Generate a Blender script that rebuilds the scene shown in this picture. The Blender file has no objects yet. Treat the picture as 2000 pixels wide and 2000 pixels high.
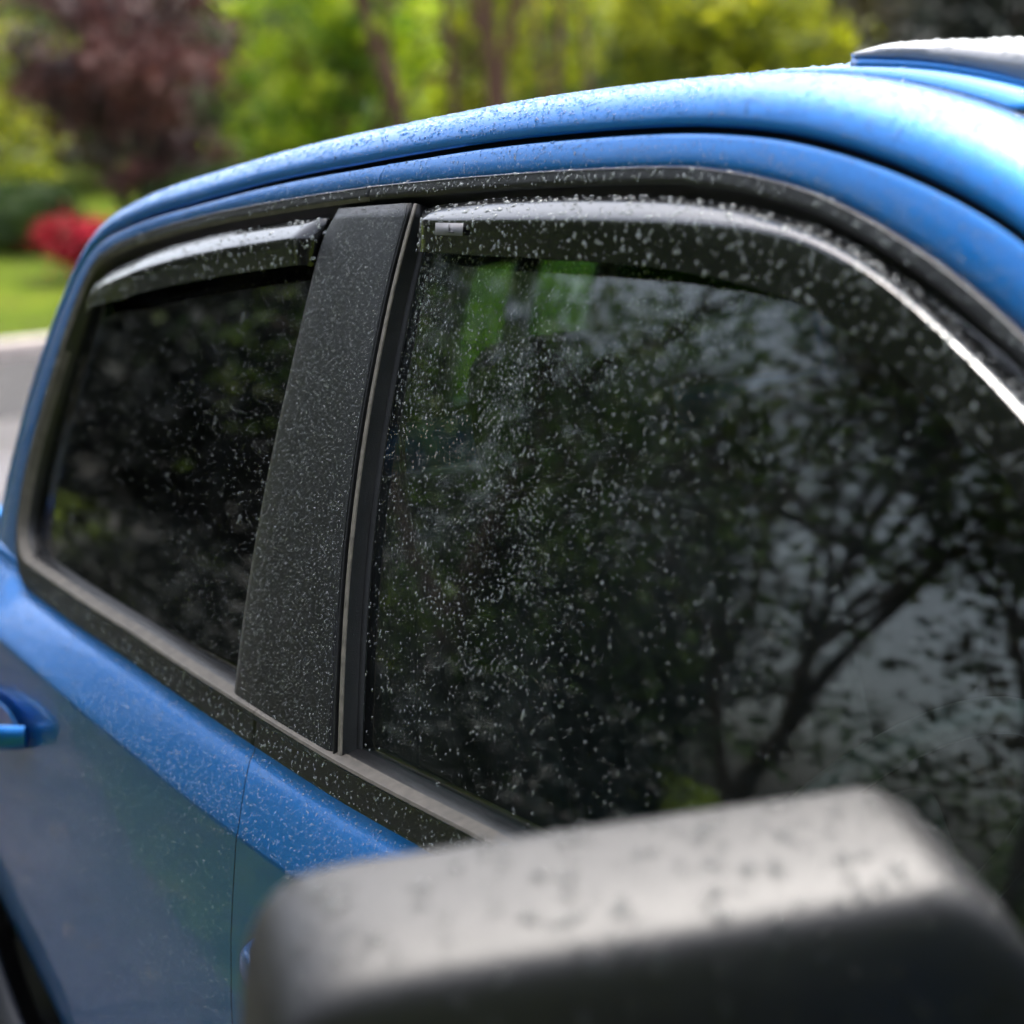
import bpy, bmesh, math, random
import numpy as np
from mathutils import Vector, Matrix

rng = np.random.default_rng(7)
random.seed(7)
scene = bpy.context.scene
COL = scene.collection

# ------------------------------------------------------------------ camera
cam_data = bpy.data.cameras.new('camera')
cam = bpy.data.objects.new('camera', cam_data)
COL.objects.link(cam)
CAM = Vector((1.6503, -1.5784, 1.7065))
RIGHT = Vector((0.51712, 0.85406, -0.05621))
UP = Vector((-0.13060, 0.14364, 0.98098))
FWD = Vector((-0.84589, 0.49994, -0.18581))
cam.matrix_world = Matrix(((RIGHT.x, UP.x, -FWD.x, CAM.x), (RIGHT.y, UP.y, -FWD.y, CAM.y),
                           (RIGHT.z, UP.z, -FWD.z, CAM.z), (0, 0, 0, 1)))
cam_data.sensor_width = 36.0
cam_data.lens = 71.48
cam_data.clip_start = 0.05
cam_data.clip_end = 1000.0
cam_data.dof.use_dof = True
cam_data.dof.focus_distance = 1.80
cam_data.dof.aperture_fstop = 3.8
cam_data.dof.aperture_blades = 0
scene.camera = cam

# ------------------------------------------------------------------ world, sun, exposure
SUN_ELEV, SUN_AZ = math.radians(62), math.radians(112)
world = bpy.data.worlds.new('World')
scene.world = world
world.use_nodes = True
wn, wl = world.node_tree.nodes, world.node_tree.links
wn.clear()
sky = wn.new('ShaderNodeTexSky')
sky.sky_type = 'NISHITA'
sky.sun_disc = False
sky.sun_elevation = SUN_ELEV
sky.sun_rotation = math.radians(90) - SUN_AZ
sky.air_density = 1.0
sky.dust_density = 6.0
sky.ozone_density = 1.0
hsv = wn.new('ShaderNodeHueSaturation')
hsv.inputs['Saturation'].default_value = 0.52
bg = wn.new('ShaderNodeBackground')
bg.inputs['Strength'].default_value = 0.15
wo = wn.new('ShaderNodeOutputWorld')
wl.new(sky.outputs[0], hsv.inputs['Color'])
wl.new(hsv.outputs[0], bg.inputs[0])
wl.new(bg.outputs[0], wo.inputs[0])
sun_data = bpy.data.lights.new('sun', 'SUN')
sun_data.energy = 0.6
sun_data.angle = math.radians(14)
sun_data.color = (1.0, 0.97, 0.92)
sun = bpy.data.objects.new('sun', sun_data)
COL.objects.link(sun)
sdir = Vector((math.cos(SUN_ELEV) * math.cos(SUN_AZ), math.cos(SUN_ELEV) * math.sin(SUN_AZ), math.sin(SUN_ELEV)))
sun.rotation_euler = sdir.to_track_quat('Z', 'Y').to_euler()
sun.location = (0, 0, 30)
scene.view_settings.view_transform = 'Standard'
scene.view_settings.look = 'None'
scene.view_settings.exposure = 2.08
scene.view_settings.gamma = 1.0
scene.cycles.max_bounces = 7
scene.cycles.adaptive_threshold = 0.04
scene.cycles.diffuse_bounces = 2
scene.cycles.glossy_bounces = 4
scene.cycles.transmission_bounces = 6
scene.cycles.transparent_max_bounces = 12
scene.cycles.caustics_refractive = True
scene.cycles.sample_clamp_indirect = 6.0

# ------------------------------------------------------------------ materials
def new_mat(name):
    m = bpy.data.materials.new(name)
    m.use_nodes = True
    nt = m.node_tree
    nt.nodes.clear()
    out = nt.nodes.new('ShaderNodeOutputMaterial')
    return m, nt, out

def N(nt, kind, **kw):
    n = nt.nodes.new(kind)
    for k, v in kw.items():
        if k in n.inputs.keys():
            n.inputs[k].default_value = v
        else:
            setattr(n, k, v)
    return n

def ramp(nt, stops):
    r = nt.nodes.new('ShaderNodeValToRGB')
    e = r.color_ramp.elements
    while len(e) < len(stops):
        e.new(0.5)
    for i, (p, c) in enumerate(stops):
        e[i].position = p
        e[i].color = (*c, 1) if len(c) == 3 else c
    return r

def obj_coord(nt, scale=(1, 1, 1)):
    tc = nt.nodes.new('ShaderNodeTexCoord')
    mp = nt.nodes.new('ShaderNodeMapping')
    mp.inputs['Scale'].default_value = scale
    nt.links.new(tc.outputs['Object'], mp.inputs['Vector'])
    return mp.outputs['Vector']

def mist_height(nt, vec, scale, thresh=0.32):
    """domes of very fine water beads as a height field (fine relief)"""
    v = N(nt, 'ShaderNodeTexVoronoi', Scale=scale)
    nt.links.new(vec, v.inputs['Vector'])
    mr = N(nt, 'ShaderNodeMapRange')
    mr.interpolation_type = 'SMOOTHSTEP'
    mr.inputs['From Min'].default_value = 0.05
    mr.inputs['From Max'].default_value = thresh
    mr.inputs['To Min'].default_value = 1.0
    mr.inputs['To Max'].default_value = 0.0
    nt.links.new(v.outputs['Distance'], mr.inputs['Value'])
    return mr.outputs['Result']

def simple(name, base, rough=0.5, metallic=0.0, coat=0.0, spec=0.5, var=0.0, vscale=20.0,
           bump=0.0, bscale=300.0, mist=0.0, mscale=350.0, stretch=(1, 1, 1), rvar=0.0, coat_rough=0.04):
    m, nt, out = new_mat(name)
    p = N(nt, 'ShaderNodeBsdfPrincipled')
    p.inputs['Roughness'].default_value = rough
    p.inputs['Metallic'].default_value = metallic
    p.inputs['Specular IOR Level'].default_value = spec
    p.inputs['Coat Weight'].default_value = coat
    p.inputs['Coat Roughness'].default_value = coat_rough
    p.inputs['Base Color'].default_value = (*base, 1)
    vec = obj_coord(nt, stretch)
    if var > 0:
        nz = N(nt, 'ShaderNodeTexNoise', Scale=vscale, Detail=6.0, Roughness=0.6)
        nt.links.new(vec, nz.inputs['Vector'])
        r = ramp(nt, [(0.3, tuple(c * (1 - var) for c in base)), (0.7, tuple(min(1, c * (1 + var)) for c in base))])
        nt.links.new(nz.outputs['Fac'], r.inputs['Fac'])
        nt.links.new(r.outputs['Color'], p.inputs['Base Color'])
        if rvar > 0:
            mr = N(nt, 'ShaderNodeMapRange')
            mr.inputs['To Min'].default_value = max(0.02, rough - rvar)
            mr.inputs['To Max'].default_value = min(1, rough + rvar)
            nt.links.new(nz.outputs['Fac'], mr.inputs['Value'])
            nt.links.new(mr.outputs['Result'], p.inputs['Roughness'])
    last = None
    if bump > 0:
        nb = N(nt, 'ShaderNodeTexNoise', Scale=bscale, Detail=3.0)
        nt.links.new(vec, nb.inputs['Vector'])
        b = N(nt, 'ShaderNodeBump', Strength=bump, Distance=0.002)
        nt.links.new(nb.outputs['Fac'], b.inputs['Height'])
        last = b
    if mist > 0:
        h = mist_height(nt, vec if stretch == (1, 1, 1) else obj_coord(nt), mscale)
        b = N(nt, 'ShaderNodeBump', Strength=mist, Distance=0.0012)
        nt.links.new(h, b.inputs['Height'])
        if last:
            nt.links.new(last.outputs[0], b.inputs['Normal'])
        last = b
    if last:
        nt.links.new(last.outputs[0], p.inputs['Normal'])
        nt.links.new(last.outputs[0], p.inputs['Coat Normal'])
    nt.links.new(p.outputs[0], out.inputs['Surface'])
    return m

def paint_mat():
    m, nt, out = new_mat('blue_metallic_paint')
    p = N(nt, 'ShaderNodeBsdfPrincipled')
    vec = obj_coord(nt)
    fl = N(nt, 'ShaderNodeTexVoronoi', Scale=2600.0)
    nt.links.new(vec, fl.inputs['Vector'])
    r = ramp(nt, [(0.0, (0.0005, 0.115, 0.37)), (0.6, (0.0008, 0.160, 0.49)), (1.0, (0.0015, 0.21, 0.61))])
    nt.links.new(fl.outputs['Color'], r.inputs['Fac'])
    nt.links.new(r.outputs['Color'], p.inputs['Base Color'])
    p.inputs['Metallic'].default_value = 0.8
    p.inputs['Roughness'].default_value = 0.36
    p.inputs['Coat Weight'].default_value = 0.6
    p.inputs['Coat Roughness'].default_value = 0.03
    wav = N(nt, 'ShaderNodeTexNoise', Scale=42.0, Detail=3.0)          # orange peel and film of water
    nt.links.new(vec, wav.inputs['Vector'])
    b2 = N(nt, 'ShaderNodeBump', Strength=0.10, Distance=0.0022)
    nt.links.new(wav.outputs['Fac'], b2.inputs['Height'])
    nt.links.new(b2.outputs[0], p.inputs['Coat Normal'])
    nt.links.new(p.outputs[0], out.inputs['Surface'])
    return m

def glass_mat(name, tint, haze=0.0):
    m, nt, out = new_mat(name)
    geo = N(nt, 'ShaderNodeNewGeometry')
    ior = N(nt, 'ShaderNodeMapRange')
    ior.inputs['To Min'].default_value = 1.5
    ior.inputs['To Max'].default_value = 1 / 1.5
    nt.links.new(geo.outputs['Backfacing'], ior.inputs['Value'])
    fr = N(nt, 'ShaderNodeFresnel')
    nt.links.new(ior.outputs['Result'], fr.inputs['IOR'])
    tr = N(nt, 'ShaderNodeBsdfTransparent')
    tr.inputs['Color'].default_value = (*tint, 1)
    gl = N(nt, 'ShaderNodeBsdfGlossy', Roughness=0.012)
    gl.inputs['Color'].default_value = (1, 1, 1, 1)
    vec = obj_coord(nt)
    mix = N(nt, 'ShaderNodeMixShader')
    nt.links.new(fr.outputs[0], mix.inputs[0])
    nt.links.new(tr.outputs[0], mix.inputs[1])
    nt.links.new(gl.outputs[0], mix.inputs[2])
    last = mix
    if haze > 0:      # thin film of dust and dried water on the pane
        df = N(nt, 'ShaderNodeBsdfDiffuse')
        df.inputs['Color'].default_value = (0.55, 0.56, 0.56, 1)
        n2 = N(nt, 'ShaderNodeTexNoise', Scale=7.0, Detail=5.0)
        nt.links.new(vec, n2.inputs['Vector'])
        mr = N(nt, 'ShaderNodeMapRange')
        mr.inputs['From Min'].default_value = 0.35
        mr.inputs['From Max'].default_value = 0.75
        mr.inputs['To Max'].default_value = haze
        nt.links.new(n2.outputs['Fac'], mr.inputs['Value'])
        mx2 = N(nt, 'ShaderNodeMixShader')
        nt.links.new(mr.outputs['Result'], mx2.inputs[0])
        nt.links.new(mix.outputs[0], mx2.inputs[1])
        nt.links.new(df.outputs[0], mx2.inputs[2])
        last = mx2
    nt.links.new(last.outputs[0], out.inputs['Surface'])
    return m

def water_mat(name, diff):
    m, nt, out = new_mat(name)
    p = N(nt, 'ShaderNodeBsdfPrincipled')
    p.inputs['Base Color'].default_value = (0.90, 0.95, 0.94, 1)
    p.inputs['Transmission Weight'].default_value = 1 - diff  # white share in the water stands in for light caught by the beads
    p.inputs['Roughness'].default_value = 0.03
    p.inputs['IOR'].default_value = 1.33
    nt.links.new(p.outputs[0], out.inputs['Surface'])
    return m

def leaf_mat(name, cols, rough=0.55, trans=0.35):
    m, nt, out = new_mat(name)
    at = N(nt, 'ShaderNodeAttribute')
    at.attribute_name = 'tint'
    r = ramp(nt, [(i / (len(cols) - 1), c) for i, c in enumerate(cols)])
    nt.links.new(at.outputs['Fac'], r.inputs['Fac'])
    p = N(nt, 'ShaderNodeBsdfPrincipled')
    p.inputs['Roughness'].default_value = rough
    nt.links.new(r.outputs['Color'], p.inputs['Base Color'])
    t = N(nt, 'ShaderNodeBsdfTranslucent')
    nt.links.new(r.outputs['Color'], t.inputs['Color'])
    mx = N(nt, 'ShaderNodeMixShader')
    mx.inputs[0].default_value = trans
    nt.links.new(p.outputs[0], mx.inputs[1])
    nt.links.new(t.outputs[0], mx.inputs[2])
    nt.links.new(mx.outputs[0], out.inputs['Surface'])
    return m

PAINT = paint_mat()
RIMLEATHER = simple('worn_steering_leather', (0.11, 0.108, 0.10), 0.30, var=0.3, vscale=90, bump=0.2, bscale=400)
RUBBER = simple('black_rubber_moulding', (0.0068, 0.0070, 0.0076), 0.40, var=0.5, vscale=45, bump=0.15, bscale=900, mist=0.20, mscale=420, rvar=0.12)
PILLAR = simple('black_pillar_film', (0.0062, 0.0064, 0.0080), 0.36, var=0.55, vscale=26, stretch=(9, 9, 1), mist=0.45, mscale=430, rvar=0.10)
VISOR = simple('smoked_acrylic', (0.003, 0.0035, 0.004), 0.19, spec=0.7, coat=0.35, coat_rough=0.12, var=0.2, vscale=40, rvar=0.06)
LIP2 = simple('pale_dusty_rubber', (0.17, 0.15, 0.125), 0.6, var=0.4, vscale=120)
LIP = simple('sky_sheen_rubber', (0.105, 0.092, 0.074), 0.6, var=0.3, vscale=60)  # sky sheen on the lip top put into a paler rubber colour
MIRPLA = simple('weathered_mirror_plastic', (0.0055, 0.0056, 0.006), 0.47, spec=0.55, var=0.2, vscale=40, bump=0.25, bscale=700, rvar=0.06)
GROOVE = simple('dark_rubber_gap_shade', (0.008, 0.008, 0.009), 0.75)  # dark rubber, also used to paint the shade inside door gaps
GLASS = glass_mat('clear_door_glass', (0.58, 0.66, 0.65), 0.012)
PRIVACY = glass_mat('tinted_privacy_glass', (0.12, 0.15, 0.17), 0.006)
WATER = water_mat('rain_water', 0.25)
WATER_PAINT = water_mat('beaded_rain_water', 0.14)
WATER_CLEAR = water_mat('clear_rain_water', 0.03)
WATER_PURE = water_mat('pure_rain_water', 0.0)
TEXPLA = simple('grained_black_plastic', (0.008, 0.008, 0.0085), 0.33, var=0.2, vscale=40, bump=0.35, bscale=700, rvar=0.08)
SILVERPLA = simple('glossy_fairing_plastic', (0.30, 0.30, 0.31), 0.12, coat=1.0, var=0.15, vscale=30, mist=0.2, mscale=250)
AMBER = simple('amber_lens', (0.75, 0.16, 0.02), 0.15, coat=0.6)
INTER = simple('charcoal_interior_plastic', (0.018, 0.019, 0.021), 0.6, var=0.25, vscale=30, bump=0.2, bscale=500)
FABRIC = simple('charcoal_seat_fabric', (0.022, 0.023, 0.026), 0.85, var=0.3, vscale=160, bump=0.4, bscale=900)
LINER = simple('grey_headliner', (0.05, 0.05, 0.052), 0.9, var=0.15, vscale=80, bump=0.2, bscale=500)
CHROME = simple('dull_metal', (0.5, 0.5, 0.52), 0.25, metallic=1.0, var=0.1)
TYRE = simple('tyre_rubber', (0.02, 0.02, 0.02), 0.8, var=0.3, vscale=50, bump=0.4, bscale=200)
STICKER = simple('pale_grey_label', (0.15, 0.15, 0.165), 0.5, var=0.1)
MARK = simple('dark_print', (0.03, 0.03, 0.035), 0.5)
LAMP = simple('clear_lamp_lens', (0.5, 0.5, 0.5), 0.08, coat=1.0)
REDLAMP = simple('red_lamp_lens', (0.35, 0.01, 0.01), 0.1, coat=1.0)

# ------------------------------------------------------------------ helpers
def tag(o, label=None, category=None, group=None, kind=None):
    if label: o['label'] = label
    if category: o['category'] = category
    if group: o['group'] = group
    if kind: o['kind'] = kind
    return o

def empty(name, loc=(0, 0, 0)):
    o = bpy.data.objects.new(name, None)
    o.empty_display_size = 0.2
    o.location = loc
    COL.objects.link(o)
    return o

def link_mesh(name, me, mat, parent=None):
    o = bpy.data.objects.new(name, me)
    if mat is not None:
        me.materials.append(mat)
    COL.objects.link(o)
    if parent is not None:
        o.parent = parent
        # parents sit at the world origin or carry only a location
        o.matrix_parent_inverse = Matrix.Translation(parent.location).inverted() if parent.parent is None else \
            Matrix.Identity(4)
    return o

def mesh_obj(name, verts, faces, mat, parent=None, smooth=True, sharp=40):
    me = bpy.data.meshes.new(name)
    me.from_pydata([tuple(v) for v in verts], [], [tuple(f) for f in faces])
    me.update()
    if smooth:
        me.polygons.foreach_set('use_smooth', [True] * len(me.polygons))
        me.set_sharp_from_angle(angle=math.radians(sharp))
    return link_mesh(name, me, mat, parent)

def grid_faces(R, C, wrap_c=False, wrap_r=False):
    f = []
    for i in range(R if wrap_r else R - 1):
        for j in range(C if wrap_c else C - 1):
            a, b = i, (i + 1) % R
            c, d = j, (j + 1) % C
            f.append((a * C + c, a * C + d, b * C + d, b * C + c))
    return f

def orient(G, ref):
    """rows/cols order such that quad normals point away from ref"""
    R, C, _ = G.shape
    n = np.cross(G[:-1, 1:] - G[:-1, :-1], G[1:, :-1] - G[:-1, :-1])
    out = G[:-1, :-1] - np.asarray(ref)
    return G if (n * out).sum() > 0 else G[::-1]

def sheet(name, G, mat, parent=None, thick=0.0, ref=(0, 0, 1.1), sharp=40):
    G = orient(np.asarray(G, float), ref)
    R, C, _ = G.shape
    o = mesh_obj(name, G.reshape(-1, 3), grid_faces(R, C), mat, parent, True, sharp)
    if thick:
        md = o.modifiers.new('thickness', 'SOLIDIFY')
        md.thickness = thick
        md.offset = -1
        md.use_even_offset = False
    return o

def rbox(name, centre, size, mat, parent=None, r=0.02, rot=(0, 0, 0), seg=3, taper=None):
    bm = bmesh.new()
    bmesh.ops.create_cube(bm, size=1.0)
    for v in bm.verts:
        v.co = Vector((v.co.x * size[0], v.co.y * size[1], v.co.z * size[2]))
        if taper and v.co.z > 0:
            v.co.x *= taper[0]; v.co.y *= taper[1]
    r = min(r, 0.49 * min(size))
    bmesh.ops.bevel(bm, geom=bm.edges[:] + bm.verts[:], offset=r, segments=seg, profile=0.5, affect='EDGES')
    M = Matrix.Translation(centre) @ (Matrix.Rotation(rot[2], 4, 'Z') @ Matrix.Rotation(rot[1], 4, 'Y') @ Matrix.Rotation(rot[0], 4, 'X'))
    bmesh.ops.transform(bm, matrix=M, verts=bm.verts)
    me = bpy.data.meshes.new(name)
    bm.to_mesh(me); bm.free()
    me.polygons.foreach_set('use_smooth', [True] * len(me.polygons))
    me.set_sharp_from_angle(angle=math.radians(50))
    return link_mesh(name, me, mat, parent)

def tube(name, pts, radii, mat, parent=None, n=10, flat=(1, 1), cap=True):
    pts = [Vector(p) for p in pts]
    V, F = [], []
    ref = Vector((0, 0, 1))
    for i, p in enumerate(pts):
        t = (pts[min(i + 1, len(pts) - 1)] - pts[max(i - 1, 0)]).normalized()
        a = t.cross(ref)
        if a.length < 1e-3: a = t.cross(Vector((1, 0, 0)))
        a.normalize(); b = a.cross(t)
        rr = radii[i] if hasattr(radii, '__len__') else radii
        for k in range(n):
            q = 2 * math.pi * k / n
            V.append(p + a * (math.cos(q) * rr * flat[0]) + b * (math.sin(q) * rr * flat[1]))
    F = grid_faces(len(pts), n, wrap_c=True)
    if cap:
        F.append(tuple(range(n))[::-1]); F.append(tuple(range((len(pts) - 1) * n, len(pts) * n)))
    return mesh_obj(name, V, F, mat, parent, True, 60)

def chaikin(P, it=2):
    P = np.asarray(P, float)
    for _ in range(it):
        Q = [P[0]]
        for a, b in zip(P[:-1], P[1:]):
            Q += [0.75 * a + 0.25 * b, 0.25 * a + 0.75 * b]
        Q.append(P[-1])
        P = np.array(Q)
    return P

def resample(P, n, it=2):
    P = chaikin(P, it)
    s = np.concatenate([[0], np.cumsum(np.linalg.norm(np.diff(P, axis=0), axis=1))])
    t = np.linspace(0, s[-1], n)
    return np.stack([np.interp(t, s, P[:, k]) for k in range(P.shape[1])], 1)

def normals2d(P, away):
    t = np.gradient(P, axis=0)
    n = np.stack([-t[:, 1], t[:, 0]], 1)
    n /= np.linalg.norm(n, axis=1)[:, None] + 1e-12
    s = np.sign(((P - np.asarray(away)) * n).sum(1).sum())
    return n * s

# body side: tumblehome surface y(x, z) of the greenhouse on the near (-y) side
def ysurf(x, z):
    s = z - 1.18
    return -0.835 + 0.24 * s + 0.16 * s * s + np.where(x > 0, 0.035 * x * x, 0.012 * x * x)

def on_side(P, b=0.0):
    """P: (n,2) of x,z on the side surface -> (n,3), b metres along the outward normal"""
    P = np.asarray(P, float)
    x, z = P[:, 0], P[:, 1]
    e = 1e-4
    dz = (ysurf(x, z + e) - ysurf(x, z - e)) / (2 * e)
    dx = (ysurf(x + e, z) - ysurf(x - e, z)) / (2 * e)
    n = np.stack([dx, -np.ones_like(x), dz], 1)
    n /= np.linalg.norm(n, axis=1)[:, None]
    b = np.broadcast_to(np.asarray(b, float), x.shape)
    return np.stack([x, ysurf(x, z), z], 1) + n * b[:, None]

DROP_RINGS = ((1.0, 0.0), (0.93, 0.34), (0.62, 0.78))
def raindrops(name, G, count, rmin, rmax, mat, parent, lift=0.0, stretch=0.35, dens=None, power=2.2, flat=0.55, ref=(0, 0, 1.1), seed=1, sides=8):
    """beads of water sitting on the sheet G: domes of several sizes joined in one mesh"""
    r_ = np.random.default_rng(seed)
    G = orient(np.asarray(G, float), ref)
    A, B, C_, D = G[:-1, :-1], G[:-1, 1:], G[1:, 1:], G[1:, :-1]
    nrm = np.cross(B - A, D - A)
    area = np.linalg.norm(nrm, axis=2)
    nrm = nrm / (area[..., None] + 1e-15)
    w = area.copy()
    if dens is not None:
        w = w * dens((A + C_) / 2)
    w = (w / w.sum()).ravel()
    idx = r_.choice(len(w), count, p=w)
    uv = r_.random((count, 2))
    pick = lambda Q: Q.reshape(-1, 3)[idx]
    u, v = uv[:, :1], uv[:, 1:]
    P = pick(A) * (1 - u) * (1 - v) + pick(B) * u * (1 - v) + pick(C_) * u * v + pick(D) * (1 - u) * v
    Nn = nrm.reshape(-1, 3)[idx]
    rad = rmin + (rmax - rmin) * r_.random(count) ** power
    T = np.cross(Nn, np.array([0.2, 0.1, 1.0])); T /= np.linalg.norm(T, axis=1)[:, None] + 1e-12
    S = np.cross(Nn, T)
    el = 1 + stretch * r_.random(count)             # a little sag along the slope
    ang = np.arange(sides) * 2 * math.pi / sides
    V = []
    for (rr, hh) in DROP_RINGS:
        wob = 1 + 0.05 * r_.standard_normal((count, sides))
        c = np.cos(ang)[None] * rr * wob * rad[:, None]
        s = np.sin(ang)[None] * rr * wob * rad[:, None] * el[:, None]
        V.append(P[:, None] + T[:, None] * c[..., None] + S[:, None] * s[..., None] + (Nn * (hh * flat * rad + lift)[:, None])[:, None])
    top = P + Nn * (flat * rad + lift)[:, None]
    V = np.concatenate(V + [top[:, None]], axis=1)          # count, 3*sides+1, 3
    nv = V.shape[1]
    f4 = np.array([(k * sides + j, k * sides + (j + 1) % sides, (k + 1) * sides + (j + 1) % sides, (k + 1) * sides + j)
                   for k in range(2) for j in range(sides)])
    f3 = np.array([(2 * sides + j, 2 * sides + (j + 1) % sides, 3 * sides) for j in range(sides)])
    off = (np.arange(count) * nv)[:, None, None]
    l4 = (f4[None] + off).reshape(-1); l3 = (f3[None] + off).reshape(-1)
    loops = np.concatenate([l4, l3])
    n4, n3 = count * len(f4), count * len(f3)
    starts = np.concatenate([np.arange(n4) * 4, n4 * 4 + np.arange(n3) * 3])
    me = bpy.data.meshes.new(name)
    me.vertices.add(count * nv); me.vertices.foreach_set('co', V.reshape(-1).astype(np.float32))
    me.loops.add(len(loops)); me.loops.foreach_set('vertex_index', loops.astype(np.int32))
    me.polygons.add(n4 + n3)
    me.polygons.foreach_set('loop_start', starts.astype(np.int32))
    me.update(calc_edges=True)
    me.validate()
    me.polygons.foreach_set('use_smooth', [True] * len(me.polygons))
    o = link_mesh(name, me, mat, parent)
    o['kind'] = 'stuff'
    return o

# ------------------------------------------------------------------ ground, street, kerbs
def ground_mat():
    m, nt, out = new_mat('lawn_grass')
    vec = obj_coord(nt)
    n1 = N(nt, 'ShaderNodeTexNoise', Scale=0.7, Detail=6.0, Roughness=0.65)
    n2 = N(nt, 'ShaderNodeTexNoise', Scale=34.0, Detail=4.0, Roughness=0.7)
    for n in (n1, n2): nt.links.new(vec, n.inputs['Vector'])
    r1 = ramp(nt, [(0.3, (0.050, 0.085, 0.008)), (0.55, (0.095, 0.140, 0.010)), (0.75, (0.16, 0.185, 0.015))])
    nt.links.new(n1.outputs['Fac'], r1.inputs['Fac'])
    r2 = ramp(nt, [(0.25, (0.55, 0.55, 0.5)), (0.75, (1.15, 1.15, 1.0))])
    nt.links.new(n2.outputs['Fac'], r2.inputs['Fac'])
    mx = N(nt, 'ShaderNodeMix', data_type='RGBA', blend_type='MULTIPLY')
    mx.inputs[0].default_value = 1.0
    nt.links.new(r1.outputs[0], mx.inputs[6]); nt.links.new(r2.outputs[0], mx.inputs[7])
    p = N(nt, 'ShaderNodeBsdfPrincipled', Roughness=0.9)
    p.inputs['Specular IOR Level'].default_value = 0.05
    n3 = N(nt, 'ShaderNodeTexNoise', Scale=2.3, Detail=7.0, Roughness=0.7)      # fallen leaves and bare patches
    nt.links.new(vec, n3.inputs['Vector'])
    r3 = ramp(nt, [(0.52, (0, 0, 0)), (0.66, (1, 1, 1))])
    nt.links.new(n3.outputs['Fac'], r3.inputs['Fac'])
    m3 = N(nt, 'ShaderNodeMix', data_type='RGBA')
    m3.inputs[7].default_value = (0.055, 0.042, 0.022, 1)
    nt.links.new(r3.outputs[0], m3.inputs[0]); nt.links.new(mx.outputs[2], m3.inputs[6])
    nt.links.new(m3.outputs[2], p.inputs['Base Color'])
    b = N(nt, 'ShaderNodeBump', Strength=0.8, Distance=0.03)
    nt.links.new(n2.outputs['Fac'], b.inputs['Height'])
    nt.links.new(b.outputs[0], p.inputs['Normal'])
    nt.links.new(p.outputs[0], out.inputs['Surface'])
    return m

GRASS = ground_mat()
ASPHALT = simple('wet_asphalt', (0.045, 0.043, 0.043), 0.75, spec=0.15, var=0.35, vscale=3.0, bump=0.5, bscale=120, rvar=0.2)
CONCRETE = simple('wet_driveway_concrete', (0.055, 0.045, 0.047), 0.38, var=0.25, vscale=2.5, bump=0.4, bscale=90, rvar=0.2)
KERBMAT = simple('pale_kerb_concrete', (0.46, 0.39, 0.36), 0.7, var=0.2, vscale=6, bump=0.4, bscale=80)

def ground_h(x):
    return float(np.interp(x, [-250, -60, -36, -15.72, -15.70, -10.6, -10.55, 60, 250],
                           [3.0, 2.2, 1.35, 0.13, -0.06, -0.06, 0.05, 0.05, 0.05]))
gx = [-250, -120, -60, -48, -40, -36, -30, -26, -22, -19, -15.72, -15.70, -13, -10.6, -10.55, -8, -4, 0, 5, 12, 30, 70, 250]
gy = [-250, -100, -50, -25, -12, -6, 0, 6, 12, 25, 50, 100, 250]
GG = np.array([[(x, y, ground_h(x)) for y in gy] for x in gx])
tag(sheet('ground', GG, GRASS, None, ref=(0, 0, -50)), kind='structure')
tag(sheet('street', np.array([[(x, y, 0.0) for y in (-120, -30, 0, 30, 120)] for x in (-15.52, -13, -10.6)]), ASPHALT, None, ref=(0, 0, -50)), kind='structure')
def slab(name, x0, x1, y0, y1, z0, z1, mat, r=0.02):
    return rbox(name, ((x0 + x1) / 2, (y0 + y1) / 2, (z0 + z1) / 2), (x1 - x0, y1 - y0, z1 - z0), mat, None, r)
tag(slab('kerb', -15.76, -15.50, -120, 120, -0.2, 0.15, KERBMAT, 0.04), kind='structure')
tag(slab('kerb', -10.63, -10.45, 2.9, 120, -0.2, 0.12, KERBMAT, 0.04), kind='structure')
tag(slab('kerb', -10.63, -10.45, -120, -2.9, -0.2, 0.12, KERBMAT, 0.04), kind='structure')
# driveway in cast bays with open joints
drive = empty('driveway')
tag(drive, kind='structure')
xs = np.linspace(-10.9, 7.1, 7)
for i in range(6):
    rbox('concrete_bay', ((xs[i] + xs[i + 1]) / 2, 1.378, -0.02), (xs[i + 1] - xs[i] - 0.014, 2.744, 0.20), CONCRETE, drive, 0.008, seg=2)
    x0_, x1_ = xs[i] + .007, xs[i + 1] - .007
    ed = lambda x: float(np.interp(x, [-10.9, -8, -5, -3.3, -2.3, -1.4, 7], [-4.0, -3.3, -2.5, -2.02, -1.78, -1.66, -1.66]))
    pts = [(x, ed(x)) for x in np.linspace(x0_, x1_, 6)] + [(x1_, -.006), (x0_, -.006)]
    n_ = len(pts)
    mesh_obj('concrete_bay', [(x, y, -.12) for x, y in pts] + [(x, y, .08) for x, y in pts],
             [tuple(range(n_, 2 * n_))] + [(k, (k + 1) % n_, n_ + (k + 1) % n_, n_ + k) for k in range(n_)], CONCRETE, drive, smooth=False)
GZ = 0.08     # top of the driveway: the truck stands here (its own heights are measured from z = 0 of the scene)

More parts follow.
